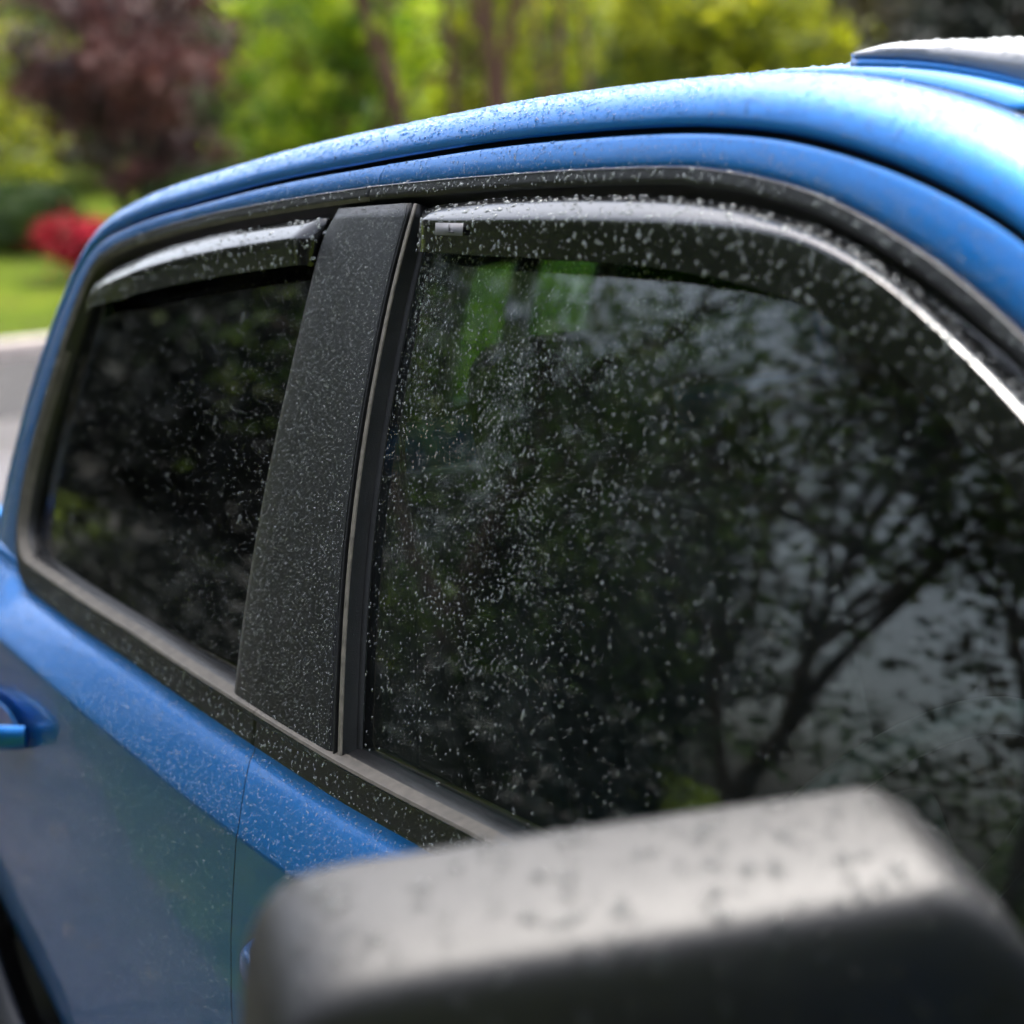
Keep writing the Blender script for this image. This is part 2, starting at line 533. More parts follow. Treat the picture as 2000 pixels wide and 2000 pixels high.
# ------------------------------------------------------------------ vegetation
def leaves_mesh(name, P, size, mat, parent, seed=0, tint=None, droop=0.3, aspect=0.5):
    r_ = np.random.default_rng(seed)
    n = len(P)
    d = r_.standard_normal((n, 3)); d[:, 2] -= droop
    d /= np.linalg.norm(d, axis=1)[:, None]
    q = r_.standard_normal((n, 3))
    s = np.cross(d, q); s /= np.linalg.norm(s, axis=1)[:, None]
    up = np.cross(s, d)
    L = size * (0.6 + 0.8 * r_.random(n))[:, None]
    W = L * aspect
    a = P - d * L * 0.5
    m1 = P + s * W * 0.5 + up * W * 0.15
    m2 = P - s * W * 0.5 + up * W * 0.15
    c = P + d * L * 0.5
    V = np.stack([a, m1, c, m2], 1).reshape(-1, 3)
    me = bpy.data.meshes.new(name)
    me.vertices.add(4 * n); me.vertices.foreach_set('co', V.reshape(-1).astype(np.float32))
    base = np.arange(n)[:, None] * 4
    lp = (base + np.array([0, 1, 2, 0, 2, 3])).reshape(-1)
    me.loops.add(6 * n); me.loops.foreach_set('vertex_index', lp.astype(np.int32))
    me.polygons.add(2 * n); me.polygons.foreach_set('loop_start', (np.arange(2 * n) * 3).astype(np.int32))
    me.update(calc_edges=True)
    at = me.attributes.new('tint', 'FLOAT', 'FACE')
    if tint is None: tint = r_.random(n)
    at.data.foreach_set('value', np.repeat(np.clip(tint, 0, 1), 2).astype(np.float32))
    return link_mesh(name, me, mat, parent)

def add_branch(V, F, p0, p1, r0, r1, n=6, bend=0.0, r_=None, seg=3):
    p0, p1 = np.asarray(p0, float), np.asarray(p1, float)
    t = p1 - p0; L = np.linalg.norm(t); t = t / (L + 1e-9)
    a = np.cross(t, [0.3, 0.5, 0.8]); a /= np.linalg.norm(a) + 1e-9
    b = np.cross(t, a)
    off = (r_.standard_normal(3) * bend * L) if r_ is not None else np.zeros(3)
    base = len(V)
    for i in range(seg + 1):
        f = i / seg
        c = p0 + (p1 - p0) * f + off * math.sin(math.pi * f)
        rr = r0 + (r1 - r0) * f
        for k in range(n):
            q = 2 * math.pi * k / n
            V.append(c + (a * math.cos(q) + b * math.sin(q)) * rr)
    for i in range(seg):
        for k in range(n):
            F.append((base + i * n + k, base + i * n + (k + 1) % n, base + (i + 1) * n + (k + 1) % n, base + (i + 1) * n + k))

def grow(V, F, p, d, L, r, depth, r_, ends, spread=0.6, ratio=0.72, kids=(2, 4), n=6, up=0.15):
    d = d / np.linalg.norm(d)
    q = p + d * L
    add_branch(V, F, p, q, r, r * 0.68, max(3, n), 0.05, r_, 3 if depth > 1 else 2)
    ends.append((q, depth))
    if depth == 0: return
    k = int(r_.integers(kids[0], kids[1] + 1))
    for i in range(k):
        nd = d + r_.standard_normal(3) * spread + np.array([0, 0, up])
        start = p + d * L * (1.0 if i == 0 else r_.uniform(0.45, 1.0))
        grow(V, F, start, nd, L * ratio * r_.uniform(0.75, 1.2), r * 0.62, depth - 1, r_, ends, spread, ratio, kids, max(3, n - 1), up)

def clumps(centre, radii, n_clump, per, spread, seed, shell=0.5, zmin=None):
    r_ = np.random.default_rng(seed)
    d = r_.standard_normal((n_clump, 3)); d /= np.linalg.norm(d, axis=1)[:, None]
    rad = (shell + (1 - shell) * r_.random(n_clump)) ** (1 / 1.5)
    c = np.asarray(centre) + d * rad[:, None] * np.asarray(radii)
    sz = spread * (0.6 + 0.8 * r_.random(n_clump))
    P = c[:, None] + r_.standard_normal((n_clump, per, 3)) * (sz[:, None, None] * np.array([1, 1, 0.55]))
    ct = r_.random(n_clump)
    # tint: each clump its own leaf colour, single leaves vary about it
    tint = 0.65 * np.repeat(ct, per) + 0.35 * r_.random(n_clump * per)
    P = P.reshape(-1, 3)
    if zmin is not None:
        k = P[:, 2] > zmin
        P, tint = P[k], tint[k]
    return P, tint

BARK = simple('grey_brown_bark', (0.055, 0.042, 0.034), 0.9, var=0.5, vscale=14, bump=0.9, bscale=60, stretch=(1, 1, 0.25))
BARK_RED = simple('reddish_bark', (0.115, 0.055, 0.034), 0.85, var=0.45, vscale=12, bump=0.7, bscale=60, stretch=(1, 1, 0.25))
MAROON = leaf_mat('maroon_leaves', [(0.012, 0.007, 0.010), (0.045, 0.018, 0.022), (0.15, 0.055, 0.050), (0.30, 0.12, 0.10)], 0.5, 0.25)
LIME = leaf_mat('lime_green_leaves', [(0.015, 0.055, 0.010), (0.12, 0.24, 0.010), (0.38, 0.50, 0.012), (0.60, 0.66, 0.05)], 0.5, 0.45)
YELLOW = leaf_mat('yellow_green_leaves', [(0.04, 0.06, 0.010), (0.16, 0.20, 0.008), (0.36, 0.40, 0.010), (0.52, 0.52, 0.03)], 0.5, 0.45)
GREEN = leaf_mat('mid_green_leaves', [(0.02, 0.045, 0.012), (0.045, 0.09, 0.018), (0.09, 0.16, 0.025), (0.15, 0.20, 0.04)], 0.5, 0.35)
DARK = leaf_mat('dark_evergreen_leaves', [(0.009, 0.014, 0.013), (0.016, 0.023, 0.019), (0.032, 0.040, 0.028), (0.055, 0.055, 0.042)], 0.4, 0.15)
OLIVE = leaf_mat('olive_brown_leaves', [(0.03, 0.025, 0.015), (0.06, 0.05, 0.022), (0.10, 0.085, 0.03), (0.14, 0.12, 0.03)], 0.5, 0.3)
REDFL = leaf_mat('crimson_flowers', [(0.02, 0.05, 0.01), (0.22, 0.004, 0.012), (0.50, 0.006, 0.03), (0.75, 0.02, 0.09)], 0.6, 0.3)

def tree(name, label, category, base, height, crown_c, crown_r, mat, bark, leaf=0.09, ncl=120, per=90, spread=0.28,
         trunk_r=0.09, seed=1, stems=1, zmin=None, shell=0.35, depth=3, group=None):
    t = empty(name, base)
    tag(t, label, category, group)
    r_ = np.random.default_rng(seed)
    V, F, ends = [], [], []
    for s in range(stems):
        d = np.array([r_.normal() * 0.18, r_.normal() * 0.18, 1.0]) if stems > 1 else np.array([0.03, 0.02, 1.0])
        p = np.array(base) + np.array([r_.normal() * 0.1 * (stems > 1), r_.normal() * 0.1 * (stems > 1), -0.1])
        grow(V, F, p, d, height * 0.38, trunk_r, depth, r_, ends, 0.42, 0.68, (2, 3), 7)
    mesh_obj('trunk', V, F, bark, t)
    P, tint = clumps(crown_c, crown_r, ncl, per, spread, seed + 5, shell, zmin)
    leaves_mesh('crown', P, leaf, mat, t, seed + 9, tint)
    return t

def dirpt(az, dist, z):
    """a spot on the ground plan: compass angle (deg) and distance from where the photographer stands"""
    return (CAM.x + dist * math.cos(math.radians(az)), CAM.y + dist * math.sin(math.radians(az)), z)

# background beyond the street (azimuths as surveyed from the camera: 162 = left edge, 135 = right edge)
def at(az, dist):
    x, y, _ = dirpt(az, dist, 0)
    return (x, y, ground_h(x))
c = at(159.0, 27.5)
tree('japanese_maple', 'maroon leaved maple beyond the street, above the crimson flowering bush', 'tree', c, 4.6,
     (c[0], c[1], c[2] + 2.35), (2.0, 1.60, 1.9), MAROON, BARK, 0.15, 120, 75, 0.22, 0.10, 11, stems=3, zmin=c[2] + 0.45, shell=0.25)
c = at(153.6, 24.5)
tree('lime_maple', 'bright lime green leafy tree between the maroon maple and the bare stems', 'tree', c, 4.4,
     (c[0], c[1], c[2] + 2.25), (1.3, 1.12, 2.0), LIME, BARK_RED, 0.15, 100, 60, 0.18, 0.06, 23, stems=4, zmin=c[2] + 0.2, shell=0.2)
# bare multi stem tree
c = at(149.4, 21.5)
t = empty('multi_stem_tree', c)
tag(t, 'tree with several bare reddish brown stems beyond the truck roof', 'tree')
r_ = np.random.default_rng(5)
V, F, ends = [], [], []
perp = np.array([math.sin(math.radians(149.4)), -math.cos(math.radians(149.4)), 0.0])   # to the photographer's right
for (o0, o1, rr, h) in ((-0.42, -1.12, 0.060, 2.6), (-0.56, -0.98, 0.045, 2.3), (-0.36, -0.52, 0.040, 3.4), (-0.10, -0.12, 0.055, 3.4), (0.02, 0.06, 0.030, 3.0),
                        (0.28, 0.24, 0.070, 1.55), (0.70, 0.90, 0.045, 3.4), (0.62, 0.56, 0.032, 3.2), (0.84, 1.12, 0.030, 3.0)):
    p0 = np.array(c) + perp * o0 * 0.9 + np.array([0, 0, -0.1])
    p1 = np.array(c) + perp * o1 + np.array([r_.normal() * 0.2, 0, h])
    rr = rr * 1.2
    add_branch(V, F, p0, p1, rr, rr * 0.72, 8, 0.03, r_, 6)
    for k in range(2):
        d = (p1 - p0) / np.linalg.norm(p1 - p0) + perp * (0.28 if k else -0.22) + r_.standard_normal(3) * 0.08
        grow(V, F, p1, d, 1.5, rr * 0.66, 2, r_, ends, 0.35, 0.7, (2, 3), 6)
mesh_obj('trunk', V, F, BARK_RED, t)
P, tint = clumps((c[0], c[1], c[2] + 5.6), (2.6, 2.6, 1.3), 70, 60, 0.4, 77, 0.3)
leaves_mesh('crown', P, 0.12, GREEN, t, 78, tint)
# shrubs and trees closing the view
for (nm, lb, az, dist, h, cr, mt, seed, ncl) in (
    ('spring_tree', 'loose yellow green tree right behind the bare stems', 149.6, 29.0, 5.0, (2.0, 1.7, 2.6), YELLOW, 31, 170),
    ('golden_shrub', 'broad golden green shrub behind the front of the truck roof', 143.2, 23.0, 3.9, (1.35, 1.42, 2.1), YELLOW, 37, 260),
    ('olive_shrub', 'olive brown twiggy shrub right of the golden green shrub', 138.9, 25.0, 4.0, (1.0, 0.85, 2.2), OLIVE, 41, 120),
    ('dark_evergreen', 'dark evergreen bush at the upper right above the roof fairing', 135.4, 22.0, 4.2, (1.25, 1.15, 2.4), DARK, 43, 200),
    ('grey_green_tree', 'pale grey green tree at the left edge behind the maroon maple', 163.6, 31.0, 5.5, (1.5, 1.5, 2.6), YELLOW, 47, 110),
    ):
    c = at(az, dist)
    tree(nm, lb, 'shrub' if 'shrub' in nm else 'tree', c, h, (c[0], c[1], c[2] + cr[2] * 0.95), cr, mt, BARK, 0.15, int(ncl * 0.7), 62, 0.22, 0.06, seed, stems=3, zmin=c[2] + 0.1, shell=0.15)
# woodland belt far behind, single trees
for i in range(11):
    az = 127 + i * 4.6 + random.uniform(-0.8, 0.8)
    c = at(az, 38 + random.uniform(-3, 4))
    mt = (GREEN, DARK, GREEN, OLIVE, GREEN)[i % 5]
    tree('woodland_tree', 'tall leafy tree of the woodland belt behind the garden shrubs', 'tree', c, 5.5,
         (c[0], c[1], c[2] + 2.3), (3.0, 3.0, 2.6), mt, BARK, 0.22, 150, 60, 0.5, 0.16, 100 + i, zmin=c[2] + 0.2, shell=0.2, group='woodland belt behind the garden')
# azalea
c = at(160.95, 22.3)
t = empty('azalea_bush', c)
tag(t, 'round crimson flowering bush on the lawn at the left edge', 'bush')
V, F, ends = [], [], []
r_ = np.random.default_rng(3)
for s in range(5):
    grow(V, F, np.array(c), np.array([r_.normal() * 0.5, r_.normal() * 0.5, 1.0]), 0.22, 0.018, 2, r_, ends, 0.5, 0.7, (2, 3), 5)
mesh_obj('stems', V, F, BARK, t)
P, tint = clumps((c[0], c[1], c[2] + 0.40), (0.40, 0.36, 0.27), 70, 60, 0.085, 9, 0.12)
leaves_mesh('blossom', P, 0.05, REDFL, t, 4, tint, aspect=0.9)
for (az, dist, s_, sd) in ((162.2, 25.6, 0.75, 3), (157.4, 26.2, 0.8, 5), (155.2, 25.5, 0.7, 6)):
    c = at(az, dist)
    t = empty('low_shrub', c)
    tag(t, {3: 'low dark green shrub at the left edge beside the crimson bush', 5: 'low dark green shrub under the maroon maple, right of the crimson bush',
            6: 'low dark green shrub at the foot of the lime green tree'}[sd], 'shrub')
    V, F, ends = [], [], []
    r_ = np.random.default_rng(sd)
    for s in range(4):
        grow(V, F, np.array(c), np.array([r_.normal() * 0.5, r_.normal() * 0.5, 1.0]), 0.3 * s_, 0.02, 2, r_, ends, 0.5, 0.7, (2, 3), 5)
    mesh_obj('stems', V, F, BARK, t)
    P, tint = clumps((c[0], c[1], c[2] + 0.55 * s_), (0.9 * s_, 0.9 * s_, 0.55 * s_), 120, 60, 0.1, sd + 60, 0.4, zmin=c[2])
    leaves_mesh('foliage', P, 0.07, GREEN, t, sd + 70, tint * 0.7)

for k, (x, y, hh, lb) in enumerate(((-8.6, 4.4, .55, 'low bright green shrub seen through the cab back window'), (-7.2, 5.4, .60, 'low bright green shrub seen through the cab glass, right of another'),
                                    (-9.6, 5.9, .60, 'low bright green shrub behind two others beyond the truck bed'))):
    z0 = ground_h(x)
    t = empty('verge_shrub', (x, y, z0))
    tag(t, lb, 'shrub')
    V, F, ends = [], [], []
    r_ = np.random.default_rng(700 + k)
    for s in range(4):
        grow(V, F, np.array((x, y, z0)), np.array([r_.normal() * 0.5, r_.normal() * 0.5, 1.0]), 0.3, 0.02, 2, r_, ends, 0.5, 0.7, (2, 3), 5)
    mesh_obj('stems', V, F, BARK, t)
    P, tint = clumps((x, y, z0 + hh * .8), (1.0, 1.0, hh), 120, 60, 0.12, 720 + k, 0.4, zmin=z0)
    leaves_mesh('foliage', P, 0.07, LIME, t, 740 + k, tint * 0.75)

# pale house glimpsed at the left edge behind the maple
c = at(164.2, 46.0)
house = empty('pale_house', (c[0], c[1], c[2]))
tag(house, 'pale sided house glimpsed through the trees at the left edge', 'house')
SIDING = simple('pale_siding', (0.62, 0.60, 0.55), 0.7, var=0.06, vscale=3)
ROOFM = simple('grey_shingle', (0.11, 0.11, 0.115), 0.85, var=0.3, vscale=6, bump=0.4, bscale=30)
DARKGL = simple('dark_window_pane', (0.02, 0.025, 0.03), 0.08)
rbox('wall', (c[0] - 3, c[1], c[2] + 2.6), (6.0, 10.0, 5.4), SIDING, house, 0.03)
mesh_obj('roof', [(c[0] + .5, c[1] - 5.5, c[2] + 5.2), (c[0] + .5, c[1] + 5.5, c[2] + 5.2), (c[0] - 3, c[1] - 5.5, c[2] + 7.6), (c[0] - 3, c[1] + 5.5, c[2] + 7.6), (c[0] - 6.5, c[1] - 5.5, c[2] + 5.2), (c[0] - 6.5, c[1] + 5.5, c[2] + 5.2)],
         [(0, 1, 3, 2), (2, 3, 5, 4), (0, 2, 4), (1, 5, 3), (0, 4, 5, 1)], ROOFM, house, smooth=False)
for k in range(4):
    for zz in (1.4, 3.9):
        w = rbox('window', (c[0] + 0.03, c[1] - 3.6 + k * 2.4, c[2] + zz), (0.10, 1.05, 1.45), SIDING, house, 0.02)
        rbox('pane', (c[0] + 0.075, c[1] - 3.6 + k * 2.4, c[2] + zz), (0.04, 0.85, 1.22), DARKGL, w, 0.005)

# trees on the near side, behind the photographer: mirrored in paint and glass, some added to block sky light
def bare_tree(name, label, base, height, r, seed, leafmat=None, nleaf=0, leaf=0.09, depth=5, spread=0.42, extra=None):
    t = empty(name, base)
    tag(t, label, 'tree', None)
    r_ = np.random.default_rng(seed)
    V, F, ends = [], [], []
    grow(V, F, np.array(base) - np.array([0, 0, 0.1]), np.array([r_.normal() * 0.05, r_.normal() * 0.05, 1.0]), height * 0.27, r, depth, r_, ends, spread, 0.74, (2, 4), 8, 0.12)
    mesh_obj('trunk', V, F, BARK, t)
    if extra is not None:
        P, tint = clumps(*extra)
        leaves_mesh('crown', P, leaf, leafmat, t, seed + 2, tint)
    if leafmat is not None:
        tips = np.array([e[0] for e in ends if e[1] <= 2])
        idx = r_.integers(0, len(tips), nleaf)
        P = tips[idx] + r_.standard_normal((nleaf, 3)) * 0.22
        leaves_mesh('crown', P, leaf, leafmat, t, seed + 1)
    return t
bare_tree('oak_tree', 'tall thinly leaved oak mirrored in the front door glass', (-7.2, -8.6, 0.05), 8.5, 0.11, 201, GREEN, 3500, 0.13, extra=((-7.0, -8.6, 2.9), (2.3, 2.3, 1.8), 44, 20, 0.22, 881, 0.1))
bare_tree('oak_tree', 'bare branched oak mirrored toward the windscreen pillar', (-5.6, -9.6, 0.05), 8.0, 0.09, 207, OLIVE, 2600, 0.13, extra=((-5.6, -9.6, 2.6), (2.2, 2.0, 1.5), 45, 22, 0.22, 882, 0.1))
bare_tree('oak_tree', 'slim bare oak behind the photographer near the driveway', (-1.6, -9.5, 0.05), 8.5, 0.14, 215, OLIVE, 3000, 0.12)
for i, (x, y, h, cr, mt, lb) in enumerate((
    (-13.8 - 5, -9.5, 8, (3.0, 3.0, 4.2), DARK, 'dark dense tree across the street mirrored in the rear glass'),
    (-17.6, -6.0, 8, (2.6, 2.6, 4.2), DARK, 'dark dense tree across the street, nearest to the driveway line'),
    (-24, -5.0, 8, (3.4, 3.4, 4.4), DARK, 'dark dense tree across the street behind the truck tailgate'),
    (-22, -17, 5, (3.2, 3.2, 2.2), GREEN, 'low spreading green tree across the street, further along the kerb'),
    (-9.2, -6.9, 8, (2.5, 2.3, 3.9), GREEN, 'dense green tree at the corner of the driveway and the street'),
    (-17.8, -14.8, 8, (3.2, 3.2, 4.2), DARK, 'dark dense tree across the street, second along the kerb'),
    (-3.2, -13.0, 9, (2.9, 2.9, 4.4), DARK, 'tall dark dense tree added unseen at the side to block sky light'),  # from here round to the truck front: unseen trees added to darken front faces
    (1.6, -12.0, 9, (2.9, 2.9, 4.4), DARK, 'tall dark dense tree added unseen behind the photographer to block sky light'),
    (5.6, -9.6, 9, (2.9, 2.9, 4.4), DARK, 'tall dark dense tree added unseen beside the truck front to block sky light'),
    (9.0, -5.6, 9, (2.9, 2.9, 4.4), DARK, 'tall dark dense tree added unseen at the driveway end to block sky light'),
    (10.5, -0.5, 9, (2.8, 2.8, 4.4), DARK, 'tall dark dense tree added unseen ahead of the truck to block sky light'),
    (-10.5, -21.5, 5, (3.2, 3.2, 2.2), GREEN, 'dense green tree at the side garden boundary'),
    (-2.0, -19.0, 9, (3.4, 3.4, 3.6), DARK, 'dark dense tree behind the slim bare oak'),
    )):
    z0 = ground_h(x)
    tree('garden_tree', lb, 'tree', (x, y, z0), h, (x, y, z0 + cr[2]), cr, mt, BARK, 0.22 if i != 4 else 0.17, 190 if i != 4 else 120, 70 if i != 4 else 26, 0.55, 0.18, 300 + i, zmin=z0 + 0.1, shell=0.2)
# clipped hedge along the driveway side
for i in range(7):
    x = -9.2 + i * 1.7
    z0 = ground_h(x)
    yb_ = -4.4 if x < -4 else -6.6
    t = empty('boundary_shrub', (x, yb_, z0))
    tag(t, 'dark leafy shrub of the row beside the driveway', 'shrub', 'row of shrubs beside the driveway')
    V, F, ends = [], [], []
    r_ = np.random.default_rng(400 + i)
    for s in range(4):
        grow(V, F, np.array((x, yb_, z0)), np.array([r_.normal() * 0.4, r_.normal() * 0.4, 1.0]), 0.4, 0.025, 2, r_, ends, 0.5, 0.7, (2, 3), 5)
    mesh_obj('stems', V, F, BARK, t)
    P, tint = clumps((x, yb_, z0 + 0.7), (0.95, 0.7, 0.75), 120, 60, 0.12, 420 + i, 0.4, zmin=z0)
    leaves_mesh('foliage', P, 0.08, DARK, t, 440 + i, tint * 0.6)

LITTER = leaf_mat('fallen_leaves', [(0.05, 0.03, 0.015), (0.14, 0.075, 0.03), (0.22, 0.13, 0.05), (0.10, 0.10, 0.03)], 0.5, 0.1)
r_ = np.random.default_rng(55)
n_ = 2600
Pl = np.stack([r_.uniform(-8, 0.8, n_), -1.0 - r_.random(n_) ** 0.8 * 3.4, np.zeros(n_)], 1)
edge_y = np.interp(Pl[:, 0], [-10.9, -8, -5, -3.3, -2.3, -1.4, 7], [-4.0, -3.3, -2.5, -2.02, -1.78, -1.66, -1.66])
Pl[:, 2] = np.where(Pl[:, 1] > edge_y, 0.088, 0.075)
o = leaves_mesh('fallen_leaves', Pl, 0.055, LITTER, None, 56)
o.scale = (1, 1, 1)
tag(o, 'brown fallen leaves scattered beside the driveway', 'leaves', kind='stuff')
BLADES = leaf_mat('grass_blades', [(0.022, 0.034, 0.014), (0.042, 0.062, 0.022), (0.075, 0.095, 0.028), (0.12, 0.12, 0.045)], 0.6, 0.3)
n_ = 42000
Pg = np.stack([r_.uniform(-9, 1.2, n_), r_.uniform(-5.2, -1.7, n_), np.full(n_, 0.085)], 1)
edge_y = np.interp(Pg[:, 0], [-10.9, -8, -5, -3.3, -2.3, -1.4, 7], [-4.0, -3.3, -2.5, -2.02, -1.78, -1.66, -1.66])
keep = Pg[:, 1] < edge_y + 0.03 * r_.standard_normal(n_) - 0.01
clump = np.sin(Pg[:, 0] * 3.1 + np.sin(Pg[:, 1] * 2.3)) * np.sin(Pg[:, 1] * 4.1 + Pg[:, 0])
keep &= r_.random(n_) < 0.65 + 0.35 * clump
Pg = Pg[keep]
o = leaves_mesh('grass', Pg, 0.085, BLADES, None, 57, np.clip(0.5 + 0.3 * clump[keep] + 0.25 * r_.standard_normal(len(Pg)), 0, 1), droop=-2.2, aspect=0.14)
tag(o, 'tufty wet grass along the driveway edge', 'grass', kind='stuff')

# ================================================================== the pickup truck
truck = empty('pickup_truck', (0, 0, GZ))
tag(truck, 'rain beaded blue pickup truck with black window trim and smoked rain visors', 'pickup truck')

def sub(name, parent=truck, label=None):
    o = bpy.data.objects.new(name, None)
    o.empty_display_size = 0.1
    COL.objects.link(o)
    o.parent = parent
    o.matrix_parent_inverse = Matrix.Translation(parent.location).inverted() if parent.parent is None else Matrix.Identity(4)
    if label: o['label'] = label
    return o

front_door = sub('front_door')
rear_door = sub('rear_door')

SEAM = resample([(-.985, 1.12), (-.987, 1.19), (-.983, 1.240), (-.975, 1.29), (-.962, 1.340), (-.945, 1.40), (-.925, 1.45), (-.904, 1.495), (-.879, 1.539),
                 (-.853, 1.572), (-.82, 1.593), (-.775, 1.607), (-.659, 1.628), (-.496, 1.646), (-.354, 1.662), (-.223, 1.673), (-.131, 1.679),
                 (-.049, 1.685), (.113, 1.695), (.255, 1.699), (.363, 1.700), (.43, 1.698), (.504, 1.692), (.574, 1.680), (.641, 1.664),
                 (.704, 1.644), (.75, 1.625), (.86, 1.572), (1.0, 1.485), (1.15, 1.37), (1.28, 1.25), (1.37, 1.13)], 260)
DLO = resample([(1.26, 1.135), (1.0, 1.126), (.6, 1.128), (.3, 1.130), (.12, 1.131), (.039, 1.133), (-.101, 1.138), (-.326, 1.147), (-.414, 1.152), (-.509, 1.155), (-.627, 1.159),
                (-.75, 1.165), (-.82, 1.168), (-.848, 1.175), (-.874, 1.192), (-.893, 1.216), (-.903, 1.25), (-.901, 1.306), (-.884, 1.374), (-.864, 1.433), (-.847, 1.486), (-.831, 1.525),
                (-.815, 1.555), (-.79, 1.577), (-.755, 1.589), (-.672, 1.604), (-.536, 1.622), (-.385, 1.637), (-.25, 1.647), (-.117, 1.656),
                (-.034, 1.660), (.099, 1.665), (.244, 1.669), (.377, 1.670), (.419, 1.669), (.494, 1.662), (.566, 1.649), (.635, 1.628),
                (.701, 1.603), (.768, 1.571), (.88, 1.507), (.98, 1.437), (1.08, 1.352), (1.17, 1.262), (1.235, 1.185), (1.26, 1.14)], 420)
i_bot_end = int(np.argmin(np.abs(DLO[:200, 0] + 0.83)))          # rear end of the belt run
DLO_TOP = DLO[i_bot_end:]                                        # from the rear corner up, over and down the A pillar
DLO_BOT = DLO[:i_bot_end + 1]
def z_belt(x):
    b = DLO_BOT[::-1]
    return np.interp(x, b[:, 0], b[:, 1])
def z_top(x):
    k = DLO_TOP[:, 1] > 1.57
    b = DLO_TOP[k]
    f = DLO_TOP[(DLO_TOP[:, 0] > 0.3)]
    xs_ = np.concatenate([b[:, 0], f[:, 0]]); zs_ = np.concatenate([b[:, 1], f[:, 1]])
    o = np.argsort(xs_)
    return np.interp(x, xs_[o], zs_[o])

# ---- cab rails (cant rail, A and C pillar outer skin) : one section swept along the door seam
n2 = normals2d(SEAM, (0, 1.3))
SEC = [(0.000, 0.016), (0.000, 0.002), (0.0022, 0.0003), (0.007, 0.0006), (0.0145, 0.0038), (0.0215, 0.010), (0.0275, 0.019), (0.0320, 0.031),
       (0.0348, 0.045), (0.0362, 0.060), (0.0368, 0.076)]
def sweep(curve, nn, section):
    G = []
    for (a, b) in section:
        Q = curve + nn * a
        G.append(np.stack([Q[:, 0], ysurf(curve[:, 0], curve[:, 1]) + b, Q[:, 1]], 1))
    return np.array(G)
RAIL = sweep(SEAM, n2, SEC)
rail = sheet('cab_rail', RAIL, PAINT, truck, 0.003)
DITCH = sweep(SEAM, n2, [(0.0368, 0.0765), (0.0325, 0.078), (0.0320, 0.0835), (0.0365, 0.0850)])
sheet('roof_ditch_strip', DITCH[:, 20:205], GROOVE, rail)
i_r0 = int(np.argmin(np.abs(SEAM[:, 1] - 1.565) + 10 * (SEAM[:, 0] > 0)))
i_r1 = int(np.argmin(np.abs(SEAM[:, 0] - 0.64)))
def full_width(curve, nn, section):
    """section from the near side to the middle, mirrored to the far side"""
    H = sweep(curve, nn, section)
    M = H[::-1].copy(); M[:, :, 1] *= -1
    return H, M
def centre_sweep(curve, nn, a0, a1, b0, rows):
    out = []
    y0 = ysurf(curve[:, 0], curve[:, 1]) + b0
    for k in range(rows):
        f = k / (rows - 1)
        a = a0 + (a1 - a0) * math.sin(f * math.pi / 2)
        Q = curve + nn * a
        out.append(np.stack([Q[:, 0], y0 * (1 - f), Q[:, 1]], 1))
    for k in range(rows - 2, -1, -1):
        o = out[k].copy(); o[:, 1] *= -1
        out.append(o)
    return np.array(out)
ROOF = centre_sweep(SEAM[i_r0:i_r1 + 1], n2[i_r0:i_r1 + 1], 0.0372, 0.052, 0.0855, 9)
roof = sheet('roof_panel', ROOF, PAINT, truck, 0.003)
WIND = centre_sweep(SEAM[i_r1 + 2:-14], n2[i_r1 + 2:-14], 0.0345, 0.12, 0.080, 9)
windscreen = sheet('windscreen', WIND, GLASS, truck, 0.005)
# rear wall of the cab, with the sliding back window
RS = SEAM[:i_r0 + 1]; RSn = n2[:i_r0 + 1]
BACK = centre_sweep(RS, RSn, 0.0372, 0.050, 0.0855, 9)
zz = RS[:, 1]
yb = np.linspace(-1, 1, BACK.shape[0])
def back_patch(f0, f1, z0, z1, nf, nz, inset=0.0):
    """piece of the rear wall: f across (-1..1), z from z0 to z1"""
    G = []
    for f in np.linspace(f0, f1, nf):
        row = []
        for z in np.linspace(z0, z1, nz):
            x = np.interp(z, zz, RS[:, 0])
            nx = np.interp(z, zz, RSn[:, 0]); nzv = np.interp(z, zz, RSn[:, 1])
            a = 0.0372 + (0.050 - 0.0372) * math.cos(f * math.pi / 2)
            y = -(ysurf(x, z) + 0.0855) * f
            row.append((x + nx * a + inset, y, z + nzv * a * 0.2))
        G.append(row)
    return np.array(G)
zmax = float(zz[-1])
cab_back = sub('cab_back')
sheet('back_panel', back_patch(-1, 1, 0.60, 1.290, 13, 12), PAINT, cab_back, 0.004)
sheet('back_pillar', back_patch(-1, -0.86, 1.290, zmax, 4, 10), PAINT, cab_back, 0.004)
sheet('back_pillar', back_patch(0.86, 1, 1.290, zmax, 4, 10), PAINT, cab_back, 0.004)
sheet('back_header', back_patch(-0.86, 0.86, 1.525, zmax, 11, 4), PAINT, cab_back, 0.004)
for (f0, f1) in ((-0.85, -0.18), (-0.16, 0.21), (0.23, 0.85)):
    sheet('back_window_pane', back_patch(f0, f1, 1.295, 1.52, 5, 6, 0.006), PRIVACY if abs(f0 + f1) > 0.1 else GLASS, cab_back, 0.004)
for f, hw in ((-0.17, .022), (0.0, .03), (0.22, .022)):
    sheet('slider_frame', back_patch(f - hw, f + hw, 1.291, 1.524, 2, 6, 0.004), RUBBER, cab_back, 0.014)
for z in (1.293, 1.522):
    sheet('window_seal', back_patch(-0.86, 0.86, z - 0.011, z + 0.011, 11, 2, 0.003), RUBBER, cab_back, 0.012)

# dark band behind the shut lines, standing in for shade in the gaps
APER = sweep(SEAM, n2, [(0.008, 0.020), (-0.004, 0.017), (-0.030, 0.020)])
sheet('aperture_shade_band', APER, GROOVE, truck, 0.004)

